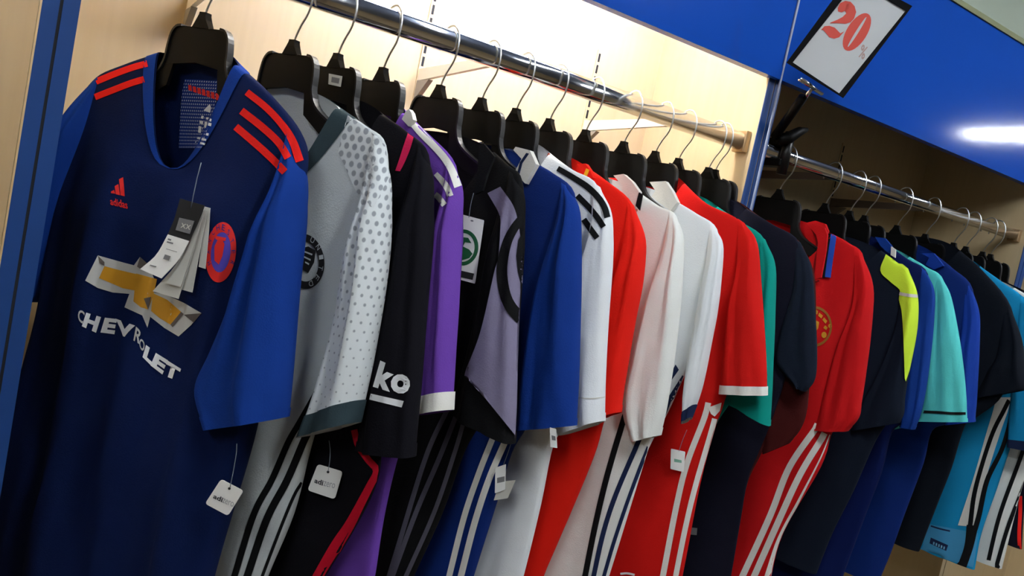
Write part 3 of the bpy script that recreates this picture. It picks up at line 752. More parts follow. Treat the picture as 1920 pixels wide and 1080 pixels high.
# ================= 5: black and grey-violet jersey
g = Jersey((827, 159), -71, c_black2, 'black jersey with a grey violet side panel and a dark ring print',
    [(925, 285), (950, 308), (978, 340), (978, 450), (960, 600), (930, 720), (900, 790), (866, 850), (825, 961), (771, 1085), (748, 1150)],
    sleeve=[((968, 328), (956, 320)), ((988, 372), (938, 420)), ((987, 470), (915, 520)), ((980, 600), (894, 630)), ((978, 700), (876, 700)), ((976, 770), (864, 740)), ((972, 833), (856, 768))],
    W=0.026, WS=0.026, D=0.13, fold=0.003, seed=13)
g.ruled('side_panel', [(914, 362), (936, 402), (938, 430), (934, 482), (926, 513), (900, 624), (872, 698), (876, 705)], [(938, 350), (962, 385), (972, 420), (978, 470), (980, 540), (978, 640), (976, 750), (974, 826)], c_violet, 60, 12, off=0.007, label='grey violet panel')
g.strip('ring_print', [(985, 402), (964, 428), (949, 460), (941, 505), (946, 548), (958, 576), (978, 598)], (15, 17, 20, 21, 23), c_black2, 40, off=0.0085, label='black ring print')
g.poly('ring_core', [(984, 425), (972, 450), (968, 480), (971, 510), (978, 535), (984, 545)], c_black2, off=0.0085)
g.plate('neck_band', Z(840, 260, 4.5, (260, 60), (300, 40), (390, 150), (330, 300), (290, 440), (225, 470), (250, 260)), BLACK_STR, w=0.026, th=0.004, label='black ribbed neck band')
g.strip('stripe', [(852, 745), (835, 776), (798, 858), (750, 1013), (728, 1085)], 9, GREY_STR, 26)
g.strip('stripe', [(872, 745), (858, 773), (824, 858), (780, 961), (734, 1085)], 9, GREY_STR, 26)
g.strip('stripe', [(886, 745), (874, 775), (853, 847), (814, 961), (759, 1085)], 8, GREY_STR, 26)

# ================= 6: blue jersey with white collar
g = Jersey((904, 187), -70, c_blue, 'deep blue jersey with a white navy-lined collar and two white side stripes',
    [(1003, 308), (1035, 324), (1076, 362), (1075, 450), (1060, 580), (1030, 700), (985, 800), (957, 850), (927, 950), (883, 1085), (860, 1160)],
    sleeve=[((1066, 350), (1053, 341)), ((1090, 394), (1048, 430)), ((1093, 500), (1013, 570)), ((1091, 620), (994, 680)), ((1089, 710), (986, 740)), ((1087, 755), (982, 780)), ((1085, 797), (978, 806))],
    W=0.026, WS=0.026, D=0.10, fold=0.003, seed=17, tm=c_bshade2)
g.plate('collar', Z(840, 260, 4.5, (550, 95), (570, 68), (690, 98), (742, 215), (650, 378), (560, 285), (620, 170)), WHITE_STR, w=0.016, th=0.010, label='white collar')
g.plate('collar_line', Z(840, 260, 4.5, (660, 120), (680, 125), (625, 205), (600, 300), (585, 290), (605, 200)), NAVY_STR, w=0.0262, th=0.0012, label='navy line on the collar')
g.strip('stripe', [(932, 800), (924, 821), (898, 887), (870, 970), (841, 1085)], 11, WHITE_STR, 26)
g.strip('stripe', [(958, 800), (947, 828), (917, 898), (890, 980), (863, 1085)], 12, WHITE_STR, 26)

# ================= 7: white jersey with black shoulder stripes
g = Jersey((969, 204), -71, c_white, 'white jersey with three black shoulder stripes',
    [(1031, 290), (1072, 318), (1120, 350), (1130, 450), (1115, 580), (1090, 700), (1060, 790), (1034, 837), (1011, 946), (979, 1080), (960, 1150)],
    sleeve=[((1125, 352), (1112, 343)), ((1150, 398), (1110, 450)), ((1154, 470), (1085, 560)), ((1146, 600), (1064, 660)), ((1141, 690), (1050, 740)), ((1139, 740), (1046, 790)), ((1138, 788), (1058, 816))],
    W=0.026, WS=0.026, D=0.10, fold=0.004, seed=19)
zt = lambda *p: Z(840, 260, 4.5, *p)
g.strip('stripe', zt((925, 250), (1060, 330), (1180, 410), (1270, 500), (1320, 580), (1345, 665)), (10, 11, 12, 12, 12), BLACK_STR, 26)
g.strip('stripe', zt((1090, 480), (1180, 570), (1260, 665), (1312, 745)), 11, BLACK_STR, 20)
g.strip('stripe', zt((1145, 680), (1200, 760), (1258, 838)), 11, BLACK_STR, 16)
g.plate('neck_label', zt((820, 180), (845, 120), (860, 150), (850, 230), (815, 265)), cloth('rust_rib', srgb(150, 60, 36)), w=-0.004, th=0.004, label='rust red back neck tape')
g.strip('hem_seam', [(1084, 746), (1110, 747), (1139, 744)], 2, PAPER2, 10)

# ================= 8: red jersey, yellow piping
g = Jersey((1031, 227), -70, c_red, 'bright red jersey with thin yellow piping at collar and sleeve hem',
    [(1103, 318), (1135, 338), (1186, 384), (1192, 460), (1180, 600), (1160, 700), (1142, 760), (1130, 790), (1109, 862), (1041, 1024), (1016, 1085), (995, 1160)],
    sleeve=[((1188, 386), (1176, 377)), ((1213, 448), (1170, 480)), ((1210, 520), (1150, 570)), ((1195, 600), (1125, 660)), ((1182, 680), (1105, 720)), ((1174, 730), (1092, 762)), ((1168, 772), (1086, 797))],
    W=0.026, WS=0.026, D=0.09, fold=0.003, seed=23)
g.cuff(1, YEL, label='yellow piping on the hem')
g.plate('collar', zt((1085, 215), (1160, 210), (1200, 270), (1225, 330), (1140, 350), (1130, 270)), c_red, w=0.012, th=0.010, label='red collar')
g.plate('collar_piping', zt((1165, 250), (1190, 262), (1160, 340), (1140, 350), (1135, 330)), YEL, w=0.0222, th=0.0015, label='yellow collar piping')

# ================= 9: cream white jersey
g = Jersey((1098, 251), -70, c_cream, 'cream white jersey with a black line below its white collar',
    [(1199, 362), (1235, 386), (1268, 406), (1272, 470), (1265, 600), (1250, 700), (1235, 780), (1217, 830), (1191, 915), (1140, 1080), (1115, 1150)],
    sleeve=[((1267, 404), (1255, 396)), ((1284, 448), (1243, 490)), ((1282, 550), (1213, 590)), ((1272, 650), (1190, 680)), ((1262, 720), (1176, 735)), ((1253, 772), (1176, 780)), ((1242, 815), (1194, 828))],
    W=0.026, WS=0.027, D=0.09, fold=0.003, seed=29)
z3 = lambda *p: Z(1100, 280, 4.5, *p)
g.plate('collar', z3((225, 220), (310, 208), (380, 270), (440, 355), (410, 500), (290, 385), (300, 305)), WHITE_STR, w=0.010, th=0.012, label='white collar')
g.plate('collar_line', z3((440, 362), (470, 380), (445, 515), (412, 475)), BLACK_STR, w=0.0205, th=0.003, label='black line below the collar')
g.strip('stripe', [(1176, 770), (1168, 791), (1137, 897), (1115, 990), (1096, 1085)], 11, BLACK_STR, 26)
g.strip('stripe', [(1204, 810), (1193, 837), (1154, 929), (1131, 1000), (1112, 1085)], 9, NAVY_STR, 26)
g.strip('stripe', [(1216, 838), (1199, 880), (1175, 945), (1150, 1020), (1131, 1085)], 7, NAVY_STR, 26)

# ================= 10: white jersey with pointed collar
g = Jersey((1170, 270), -70, c_white, 'white jersey with a pointed collar and navy sleeve cuffs',
    [(1268, 378), (1305, 400), (1344, 430), (1345, 500), (1334, 600), (1310, 660), (1282, 705), (1252, 770), (1215, 840), (1180, 930), (1130, 1080), (1105, 1150)],
    sleeve=[((1343, 430), (1331, 421)), ((1358, 465), (1325, 510)), ((1350, 560), (1310, 600)), ((1336, 640), (1297, 668)), ((1322, 708), (1288, 735)), ((1312, 745), (1286, 768)), ((1300, 782), (1284, 794))],
    W=0.024, WS=0.024, D=0.08, fold=0.003, seed=31)
g.cuff(5, NAVY_STR, label='navy cuff')
g.plate('collar', z3((530, 275), (665, 268), (720, 350), (765, 445), (705, 520), (600, 440), (545, 400), (580, 350)), WHITE_STR, w=0.012, th=0.012, label='pointed white collar')
za = lambda *p: Z(1200, 660, 4.5, *p)
g.multi('hem_band', [za((265, 170), (300, 105), (328, 150), (265, 240)), za((358, 195), (402, 232), (330, 340), (262, 420), (215, 540), (245, 370))], NAVY_STR, step=10, label='navy bands along the side', on='torso')

# ================= 11: red jersey, white cuffs
g = Jersey((1229.5, 286), -70, c_red2, 'red jersey with white sleeve cuffs and white side stripes, beside the white pointed collar jersey',
    [(1283, 345), (1325, 382), (1388, 416), (1400, 480), (1390, 600), (1372, 700), (1350, 775), (1341, 799), (1311, 911), (1278, 1080), (1260, 1150)],
    sleeve=[((1396, 419), (1383, 410)), ((1421, 455), (1385, 510)), ((1430, 540), (1370, 590)), ((1437, 630), (1363, 650)), ((1440, 680), (1359, 685)), ((1441, 715), (1357, 713)), ((1441, 741), (1355, 738))],
    W=0.024, WS=0.024, D=0.08, fold=0.003, seed=37)
g.cuff(5, WHITE_STR, label='white cuff')
g.poly('hem_tab', [(1328, 764), (1353, 755), (1350, 770), (1340, 781), (1333, 776)], WHITE_STR, off=0.0025)
g.strip('stripe', [(1328, 755), (1320, 785), (1288, 869), (1268, 950), (1242, 1085)], 11, WHITE_STR, 26)
g.strip('stripe', [(1340, 785), (1332, 815), (1304, 911), (1285, 990), (1266, 1085)], 10, WHITE_STR, 26)
g.strip('chest_mark', [(1163, 1076), (1176, 1075), (1190, 1078)], 4, WHITEPR, 8)

# ================= 12: teal green
g = Jersey((1273, 299), -70, c_teal, 'teal green jersey showing only a sliver of shoulder and its hem',
    [(1345, 388), (1382, 412), (1433, 449), (1432, 520), (1420, 620), (1390, 720), (1345, 790), (1318, 850), (1288, 960), (1252, 1076), (1236, 1150)],
    sleeve=[((1435, 450), (1424, 442)), ((1456, 500), (1420, 540)), ((1456, 590), (1405, 630)), ((1453, 680), (1385, 690)), ((1451, 730), (1374, 715)), ((1449, 765), (1366, 732)), ((1447, 798), (1360, 746))],
    W=0.022, WS=0.022, D=0.08, fold=0.003, seed=41)
# ================= 13: dark navy
g = Jersey((1329, 317), -70, c_dnavy, 'dark navy jersey hanging last but one at the end of the lit rail',
    [(1400, 392), (1447, 420), (1500, 458), (1500, 560), (1480, 680), (1450, 780), (1422, 850), (1402, 900), (1387, 985), (1371, 1080), (1358, 1150)],
    sleeve=[((1501, 455), (1488, 447)), ((1523, 505), (1488, 540)), ((1530, 590), (1466, 620)), ((1533, 650), (1455, 675)), ((1532, 695), (1470, 700)), ((1526, 718), (1484, 714)), ((1512, 734), (1495, 727))],
    W=0.009, WS=0.012, D=0.08, fold=0.002, seed=43, swo=0.004, tm=c_dtorso)  # torso cloth darker than the sleeves, shade painted in
g.poly('hem_label', Z(820, 700, 2.842, (1340, 820), (1385, 825), (1382, 862), (1337, 858)), GREYPR, label='small grey hem label')
# ================= 14: maroon
g = Jersey((1342, 317.5), -70, c_maroon, 'maroon jersey mostly hidden behind the dark navy one at the rail end',
    [(1408, 395), (1452, 425), (1505, 463), (1503, 560), (1488, 680), (1462, 780), (1428, 850), (1402, 905), (1385, 985), (1368, 1080), (1356, 1150)],
    sleeve=[((1505, 462), (1492, 452)), ((1526, 515), (1490, 550)), ((1528, 620), (1462, 640)), ((1518, 710), (1435, 720)), ((1512, 770), (1424, 780)), ((1500, 805), (1424, 815)), ((1478, 832), (1430, 852))],
    W=0.008, WS=0.010, D=0.08, fold=0.001, seed=47, swo=-0.004)

# ================= second rail
g = Jersey((1464, 350), -72, c_polo, 'red polo shirt with blue tipped collar and white side stripes, first on the shaded rail',
    [(1562, 440), (1592, 456), (1620, 486), (1618, 600), (1600, 700), (1578, 780), (1558, 815), (1538, 876), (1468, 999), (1444, 1085), (1432, 1150)],
    sleeve=[((1614, 472), (1601, 463)), ((1638, 535), (1600, 575)), ((1635, 620), (1572, 655)), ((1625, 705), (1550, 730)), ((1618, 750), (1540, 772)), ((1613, 782), (1534, 795)), ((1592, 808), (1532, 806))],
    W=0.030, WS=0.028, D=0.11, fold=0.004, seed=53, cat='polo shirt', name='polo_shirt', group=None)
zp = lambda *p: Z(1360, 380, 2.843, *p)
g.plate('collar', [(1512, 419), (1530, 420), (1546, 427), (1551, 440), (1548, 470), (1539, 520), (1528, 524), (1530, 490), (1534, 455), (1530, 440)], c_polo, w=0.040, th=0.008, label='red polo collar flap')
g.strip('flap_shade', [(1520, 424), (1530, 446), (1531, 470), (1527, 500), (1524, 528), (1536, 526)], 4, cloth('flap_shade_red', srgb(120, 10, 14)), 16, off=0.006, label='dark red painted shade along the collar flap')  # darker red line painted as the shade under the collar flap
g.plate('collar_back', zp((428, 108), (480, 96), (530, 112), (546, 150), (520, 200), (490, 150)), c_polo, w=0.0, th=0.012)
g.strip('collar_dark_band', zp((556, 165), (545, 240), (530, 320), (520, 400)), 8, BLACK_STR, 16, off=0.005, label='black band along the collar')  # black strip between the flap and the blue tipping
g.strip('collar_tipping', zp((578, 170), (568, 240), (556, 320), (546, 398)), 11, BLUE_STR, 16, off=0.007, label='blue collar tipping')
cx, cy = 1527, 612
g.ruled('crest_ring', (lambda e: e+[e[0]])(ellipse(cx, cy, 33, 38, 0, 36)), (lambda e: e+[e[0]])(ellipse(cx, cy, 29, 33, 0, 36)), GOLD2, 60, 2, smooth=False)
g.multi('crest_print', [ellipse(1545, 628, 5, 6, 0, 10), ellipse(1556, 611, 3, 4, 0, 8), [(1526, 598), (1536, 604), (1534, 616), (1527, 624)], [(1536, 586), (1543, 592), (1540, 597), (1534, 592)], [(1545, 595), (1551, 602), (1548, 607), (1542, 600)], [(1547, 610), (1552, 614), (1549, 619), (1544, 615)], [(1530, 580), (1534, 584), (1532, 590), (1528, 586)]], GOLDPR, step=6)
g.strip('stripe', [(1533, 795), (1529, 804), (1480, 876), (1444, 967), (1390, 1085)], 12, WHITE_STR, 28)
g.strip('stripe', [(1546, 812), (1541, 822), (1500, 890), (1458, 981), (1412, 1085)], 12, WHITE_STR, 28)
g.strip('stripe', [(1556, 815), (1538, 860), (1496, 942), (1462, 1010), (1438, 1085)], (2, 3, 5, 9, 12), WHITE_STR, 28)

g = Jersey((1550, 376), -75, c_ink, 'ink navy jersey with a lime yellow shoulder and sleeve panel',
    [(1652, 470), (1682, 492), (1706, 516), (1708, 600), (1695, 700), (1670, 780), (1640, 830), (1600, 920), (1560, 1000), (1530, 1076)],
    sleeve=[((1703, 504), (1692, 495)), ((1722, 555), (1685, 600)), ((1721, 620), (1668, 660)), ((1706, 700), (1640, 720)), ((1699, 745), (1616, 760)), ((1697, 775), (1604, 788)), ((1688, 793), (1600, 808))],
    W=0.024, WS=0.024, D=0.10, fold=0.003, seed=59)
zl = lambda *p: Z(1620, 420, 4.91, *p)
g.ruled('shoulder_panel', zl((200, 280), (150, 430), (240, 530), (330, 610), (320, 690), (345, 800), (360, 1000), (368, 1200), (375, 1420)), zl((220, 275), (300, 310), (390, 370), (440, 430), (480, 560), (505, 720), (490, 1000), (455, 1230), (385, 1450)), c_lime, 40, 8, off=0.004, label='lime yellow panel')
g.strip('panel_seam', zl((325, 640), (400, 655), (495, 665)), 6, PAPER2, 10, off=0.0048, label='pale broken line across the lime panel')

g = Jersey((1597, 385), -76, c_blue3, 'strong blue jersey with a white neck tab, next to the lime shoulder',
    [(1668, 462), (1702, 486), (1740, 514), (1738, 600), (1728, 700), (1706, 780), (1672, 812), (1654, 883), (1617, 980), (1580, 1080), (1565, 1130)],
    sleeve=[((1737, 509), (1726, 500)), ((1754, 550), (1715, 600)), ((1752, 620), (1704, 660)), ((1743, 700), (1698, 720)), ((1735, 750), (1694, 765)), ((1727, 782), (1692, 790)), ((1718, 805), (1690, 800))],
    W=0.024, WS=0.022, D=0.09, fold=0.003, seed=61, tm=c_bshade)
g.plate('neck_tab', zl((250, 205), (290, 235), (285, 310), (245, 285)), WHITE_STR, w=0.018, th=0.006, label='white neck tab')
g.plate('collar_back', zl((100, 118), (190, 130), (250, 200), (245, 280), (200, 250), (150, 200)), c_blue3, w=0.0, th=0.012)

g = Jersey((1625, 393), -77, c_aqua, 'pale aqua jersey with a black line near its sleeve hem',
    [(1706, 482), (1736, 500), (1770, 528), (1772, 620), (1760, 700), (1720, 790), (1668, 812), (1645, 883), (1608, 980), (1570, 1076), (1555, 1130)],
    sleeve=[((1767, 522), (1755, 512)), ((1785, 558), (1752, 610)), ((1801, 635), (1744, 670)), ((1810, 700), (1738, 720)), ((1814, 745), (1733, 755)), ((1815, 770), (1730, 775)), ((1816, 791), (1726, 790))],
    W=0.022, WS=0.024, D=0.08, fold=0.003, seed=67)
g.strip('cuff_line', Z(1620, 620, 4.91, (525, 745), (680, 752), (820, 762), (962, 762)), 5, BLACK_STR, 16, off=0.002, label='black cuff line')

g = Jersey((1684, 418), -78, c_royal, 'royal blue collared jersey between the pale aqua and the coal jersey',
    [(1752, 476), (1786, 503), (1824, 543), (1826, 640), (1815, 740), (1785, 790), (1747, 808), (1731, 869), (1697, 960), (1668, 1040), (1645, 1095)],
    sleeve=[((1821, 538), (1809, 528)), ((1838, 590), (1802, 630)), ((1838, 660), (1790, 690)), ((1835, 720), (1784, 740)), ((1833, 755), (1780, 770)), ((1831, 775), (1778, 785)), ((1830, 791), (1777, 797))],
    W=0.024, WS=0.024, D=0.08, fold=0.003, seed=71, tm=c_bshade2)
g.plate('collar', zl((530, 270), (640, 268), (690, 330), (730, 385), (640, 420), (565, 375), (600, 310)), c_royal, w=0.010, th=0.012, label='royal blue collar')

g = Jersey((1738, 430), -79, c_coal, 'coal navy jersey with a wide plain sleeve, before the cyan one',
    [(1800, 470), (1842, 507), (1896, 576), (1900, 660), (1880, 740), (1835, 780), (1809, 798), (1784, 876), (1757, 945), (1735, 1002), (1723, 1034)],
    sleeve=[((1892, 570), (1878, 556)), ((1917, 635), (1872, 660)), ((1925, 690), (1855, 695)), ((1928, 712), (1845, 715)), ((1928, 722), (1838, 728)), ((1926, 728), (1834, 738)), ((1922, 732), (1830, 748))],
    W=0.024, WS=0.026, D=0.08, fold=0.003, seed=73)
g.cuff(2, c_coal)

g = Jersey((1791, 447), -80, c_cyan, 'cyan blue jersey with white side panel, black stripes and a hem label',
    [(1838, 500), (1882, 531), (1922, 566), (1930, 650), (1925, 740), (1916, 780), (1894, 840), (1869, 916), (1840, 1000), (1827, 1068)],
    sleeve=[((1925, 562), (1912, 552)), ((1950, 620), (1905, 650)), ((1958, 690), (1900, 710)), ((1962, 750), (1897, 755)), ((1962, 790), (1894, 790)), ((1961, 820), (1893, 815)), ((1958, 850), (1893, 838))],
    W=0.024, WS=0.024, D=0.08, fold=0.003, seed=79)
zb = lambda *p: Z(1620, 820, 4.153, *p)
g.cuff(5, NAVY_STR)
g.ruled('side_panel', [(1868, 745), (1862, 770), (1850, 810), (1824, 900), (1796, 985)], [(1895, 745), (1890, 770), (1876, 810), (1848, 900), (1828, 988)], WHITE_STR, 26, 5, off=0.0013, label='white side panel')
g.strip('stripe', [(1892, 750), (1882, 770), (1858, 820), (1829, 916), (1819, 985)], (8, 8, 9), BLACK_STR, 26, off=0.0019)
g.strip('stripe', [(1904, 748), (1881, 836), (1851, 900), (1836, 965), (1828, 993)], (7, 9, 10), BLACK_STR, 26, off=0.0019)
g.ruled('hem_panel', [(1738, 982), (1733, 1010), (1728, 1036)], [(1834, 1000), (1830, 1030), (1825, 1064)], cloth('steel_blue_knit', srgb(70, 150, 196)), 12, 12, off=0.0012, label='lighter blue hem panel', on='torso')
g.ruled('hem_stripe', zb((800, 680), (780, 850), (720, 1020)), zb((890, 690), (850, 860), (790, 1035)), BLACK_STR, 14, 3, off=0.0025)
g.strip('hem_seam', zb((520, 690), (590, 712), (670, 730)), 3, NAVY_STR, 10)
g.poly('hem_label', zb((520, 780), (655, 840), (640, 885), (510, 825)), NAVY_STR, off=0.0018, label='dark hem label')
g.multi('hem_label_print', [zb((540+i*20, 812+i*9), (551+i*20, 817+i*9), (547+i*20, 838+i*9), (536+i*20, 833+i*9)) for i in range(5)], LBLUE, off=0.0024)

g = Jersey((1815, 450), -80, c_offw, 'off white jersey with paired black side stripes at the end of the shaded rail',
    [(1903, 540), (1937, 562), (1962, 600), (1960, 700), (1952, 790), (1937, 850), (1922, 892), (1900, 976), (1878, 1067)],
    sleeve=[((1957, 592), (1946, 582)), ((1985, 650), (1940, 665)), ((1990, 740), (1935, 745)), ((1988, 780), (1932, 780)), ((1986, 800), (1930, 800))],
    W=0.022, WS=0.020, D=0.07, fold=0.003, seed=83)
g.strip('stripe', [(1930, 800), (1916, 851), (1875, 964), (1851, 1061)], 8, BLACK_STR, 26)
g.strip('stripe', [(1937, 860), (1920, 911), (1890, 988), (1867, 1066)], 8, BLACK_STR, 26)
g = Jersey((1846, 462), -80, c_dtorso, 'midnight blue jersey with a red side edge, nearly hidden behind the off white one',
    [(1918, 545), (1947, 580), (1976, 620), (1970, 720), (1958, 820), (1940, 900), (1922, 945), (1916, 1030)], W=0.018, D=0.07, fold=0.002, seed=89)
g.strip('side_edge', [(1913, 930), (1913, 960), (1911, 1000), (1912, 1030)], 7, RED_STR, 14)
g = Jersey((1861, 465), -80, c_coal, 'coal jersey hanging last at the far end of the shaded rail',
    [(1928, 550), (1958, 585), (1986, 630), (1980, 720), (1962, 820), (1938, 900), (1915, 960), (1905, 1010)], W=0.016, D=0.07, fold=0.002, seed=97)

# lone hanger hooks are part of the hangers above; a sticker on the third hanger
O = None

# ------------------------------------------------------------------ swing tags
def card(name, quad, O, N, m, parent, w, th=0.0008, mids=None):
    """thin card from photo corners on the plane (O, N) pushed w towards the shop"""
    P = [on_plane(q, O+N*w, N) for q in quad]; n = len(P)
    V = [p+N*th for p in P]+P
    return add_mesh(name, V, [tuple(range(n)), tuple(range(2*n-1, n-1, -1))]+[(k, n+k, n+(k+1) % n, (k+1) % n) for k in range(n)], m, parent, origin=parent.location)
def plane_at(px, j):
    h = j.hit(px, 0.0); return (np.array(h) if h is not None else on_plane(px, j.O, j.N))
def flat_print(name, VF, O, N, m, parent, w):
    V = [on_plane(p, O+N*w, N) for p in VF[0]]
    return add_mesh(name, V, VF[1], m, parent, origin=parent.location)
def rounded(q, r=0.12, n=4):
    q = [np.array(p, float) for p in q]; out = []
    for i in range(4):
        a, b, c = q[i-1], q[i], q[(i+1) % 4]; p0 = b+(a-b)*r; p1 = b+(c-b)*r
        for k in range(n+1):
            t = k/n; out.append(tuple((1-t)**2*p0+2*t*(1-t)*b+t*t*p1))
    return out
TN = np.array([-0.72, -0.69, 0.0]); TN /= np.linalg.norm(TN)
def swing_tag(base, quad, string, lab, w, word=None, wquad=None, hole=None, m=PAPER, corner=0.12):
    O = np.array(base); r = empty('swing_tag', on_plane(quad[0], O+TN*w, TN), lab, 'price tag', 'swing tags hanging on the jerseys')
    card('card', rounded(quad, corner), O, TN, m, r, w)
    if string:
        P = [on_plane(p, O+TN*(w+0.001), TN) for p in string]
        tube('string', catmull(P, 5) if len(P) > 2 else P, 0.0005, NYLON, r, 5, origin=r.location)
    if word: flat_print('lettering', text_quad(word[0], wquad[0], 0.03), O, TN, mat('dark_lettering', srgb(60, 62, 68), 0.7), r, w+0.0012)
    if word and len(word) > 1: flat_print('lettering', text_quad(word[1], wquad[1], 0.0), O, TN, mat('pale_lettering', srgb(168, 170, 172), 0.7), r, w+0.0012)
    if hole: flat_print('eyelet', fill_poly(ellipse(hole[0], hole[1], 2.6, 2.6, 0, 10), 20), O, TN, BLACKPR, r, w+0.0012)
    return r, O
def near_base(quad):
    best = None
    pts = list(quad)+[tuple(np.mean(np.array(quad), axis=0))]
    for px in pts:
        for j in JERSEYS:
            h = j.hit(px, 0.0)
            if h is not None and abs(float((h-CAM) @ R0)) < 9:
                d = np.linalg.norm(h-CAM); e = abs(proj_px(h)-np.array(px)).max()
                if e < 3 and (best is None or d < best[0]): best = (d, h)
    return best[1]
def proj_px(P):
    d = P-CAM; z = d @ FW; return np.array((960+F_PX*(d @ RT)/z, 540-F_PX*(d @ UP)/z))
b1 = plane_at((430, 880), G1)
swing_tag(b1, [(415, 898), (457, 920), (428, 967), (385, 944)], [(444, 832), (443, 850), (438, 880), (431, 915)], 'white square tag hanging from the navy jersey sleeve', 0.03,
          ('adi', 'zero'), ([(402, 926), (419, 933), (416, 942), (399, 934)], [(419, 934), (439, 942), (437, 951), (416, 942)]), (430, 916))
b2 = near_base([(596, 870), (643, 884), (628, 936), (577, 919)])
swing_tag(b2, [(596, 870), (643, 884), (628, 936), (577, 919)], [(617, 826), (619, 845), (618, 865), (615, 885)], 'white square tag hanging below the grey dotted sleeve', 0.008,
          ('adi', 'zero'), ([(591, 896), (607, 901), (605, 911), (589, 905)], [(608, 902), (629, 907), (627, 916), (606, 911)]), (615, 885))
b3 = near_base([(929, 877), (949, 870), (947, 918), (928, 925)])
r, O = swing_tag(b3, [(929, 877), (949, 870), (947, 918), (928, 925)], [(958, 832), (952, 850), (944, 872)], 'narrow white tag on the blue jersey with a second leaf behind', 0.008, corner=0.06)
card('leaf', [(948, 902), (967, 900), (952, 934), (926, 938), (930, 925)], O, TN, PAPER2, r, 0.005)
flat_print('print', fill_poly([(932, 896), (946, 893), (946, 903), (932, 906)], 20), O, TN, GREYPR, r, 0.0092)
b4 = near_base([(1258, 841), (1285, 847), (1282, 885), (1257, 879)])
r, O = swing_tag(b4, [(1258, 841), (1285, 847), (1282, 885), (1257, 879)], [(1288, 806), (1280, 825), (1273, 846)], 'white tag hanging over the red jersey with white side stripes', 0.008, corner=0.06)
flat_print('print', fill_poly([(1264, 860), (1278, 863), (1278, 868), (1264, 866)], 20), O, TN, mat('mint_print', srgb(120, 170, 150), 0.7), r, 0.0092)
b5 = near_base([(1031, 801), (1043, 805), (1045, 840), (1032, 838)])
r, O = swing_tag(b5, [(1031, 801), (1043, 805), (1045, 840), (1032, 838)], None, 'small white care tab below the white jersey hem', 0.008, corner=0.03)
flat_print('print', fill_poly([(1034, 816), (1041, 818), (1042, 826), (1035, 825)], 20), O, TN, GREYPR, r, 0.0092)
# green emblem tag
b6 = near_base([(880, 410), (906, 416), (891, 530), (878, 520)])
r, O = swing_tag(b6, [(866, 402), (908, 413), (891, 532), (846, 520)], [(888, 362), (883, 382), (879, 408)], 'white tag with a round green emblem on the black and grey violet jersey', 0.008, corner=0.03)
ro = ellipse(868, 464, 29, 34, 0.1, 36); ri = ellipse(868, 464, 22, 27, 0.1, 36)
V2 = ro+ri; F2 = [(k, (k+1) % 36, 36+(k+1) % 36, 36+k) for k in range(36)]
flat_print('emblem_ring', (V2, F2), O, TN, GREENPR, r, 0.0092)
flat_print('emblem_swoosh', fill_poly([(848, 452), (862, 444), (878, 446), (884, 456), (872, 454), (868, 462), (880, 468), (886, 476), (880, 484), (866, 488), (852, 480)], 30), O, TN, GREENPR, r, 0.0092)
flat_print('bar', fill_poly([(850, 504), (889, 513), (886, 525), (847, 516)], 50), O, TN, BLACKPR, r, 0.0092)
flat_print('eyelet', fill_poly(ellipse(885, 414, 3, 1.6, 0.2, 10), 20), O, TN, GREYPR, r, 0.0092)

# booklet of swing tags on the navy jersey
zk = lambda *p: Z(260, 300, 4.155, *p)
base = plane_at((360, 440), G1)
r = empty('tag_booklet', on_plane((360, 375), base+TN*0.03, TN), 'black and white booklet of swing tags hanging from the navy collar', 'price tag')
def bent(name, left, right, m, w0, w1, n=8):
    A = resample(left, n); B = resample(right, n); V = []; Fc = []
    for i in range(n):
        w = w0+(w1-w0)*i/(n-1)
        for t in (0, 1): V.append(on_plane(A[i] if t == 0 else B[i], base+TN*w, TN))
    V2 = [v+TN*0.0009 for v in V]; k = len(V)
    for i in range(n-1):
        a = 2*i; Fc += [(a, a+1, a+3, a+2), (k+a, k+a+2, k+a+3, k+a+1), (a, a+2, k+a+2, k+a), (a+1, k+a+1, k+a+3, a+3)]
    Fc += [(0, k, k+1, 1), (2*n-2, 2*n-1, k+2*n-1, k+2*n-2)]
    return add_mesh(name, V+V2, Fc, m, r, origin=r.location)
bent('leaf', zk((505, 360), (495, 600), (470, 832)), zk((560, 375), (545, 600), (522, 848)), PAPER2, 0.010, 0.010)
bent('leaf', zk((490, 380), (430, 700), (340, 1010)), zk((540, 395), (480, 700), (420, 1032)), PAPER2, 0.014, 0.014)
bent('leaf', zk((470, 390), (330, 760), (112, 1022)), zk((510, 400), (430, 700), (312, 1082)), PAPER2, 0.018, 0.019)
bent('leaf', zk((480, 390), (380, 700), (215, 960)), zk((512, 395), (440, 640), (330, 990)), PAPER2, 0.021, 0.022)
bent('cover', zk((325, 300), (280, 460), (228, 582)), zk((517, 355), (460, 500), (392, 640)), BLACKPR, 0.026, 0.026)
bent('price_label', zk((230, 580), (140, 738), (14, 850)), zk((396, 632), (312, 780), (180, 922)), PAPER, 0.0272, 0.031)
card('window', zk((320, 450), (436, 476), (400, 576), (290, 546)), base, TN, GREYPR, r, 0.0276)
flat_print('window_mark', text_quad('xx', zk((335, 490), (410, 508), (400, 545), (325, 525)), 0.0), base, TN, PAPER2, r, 0.0290)
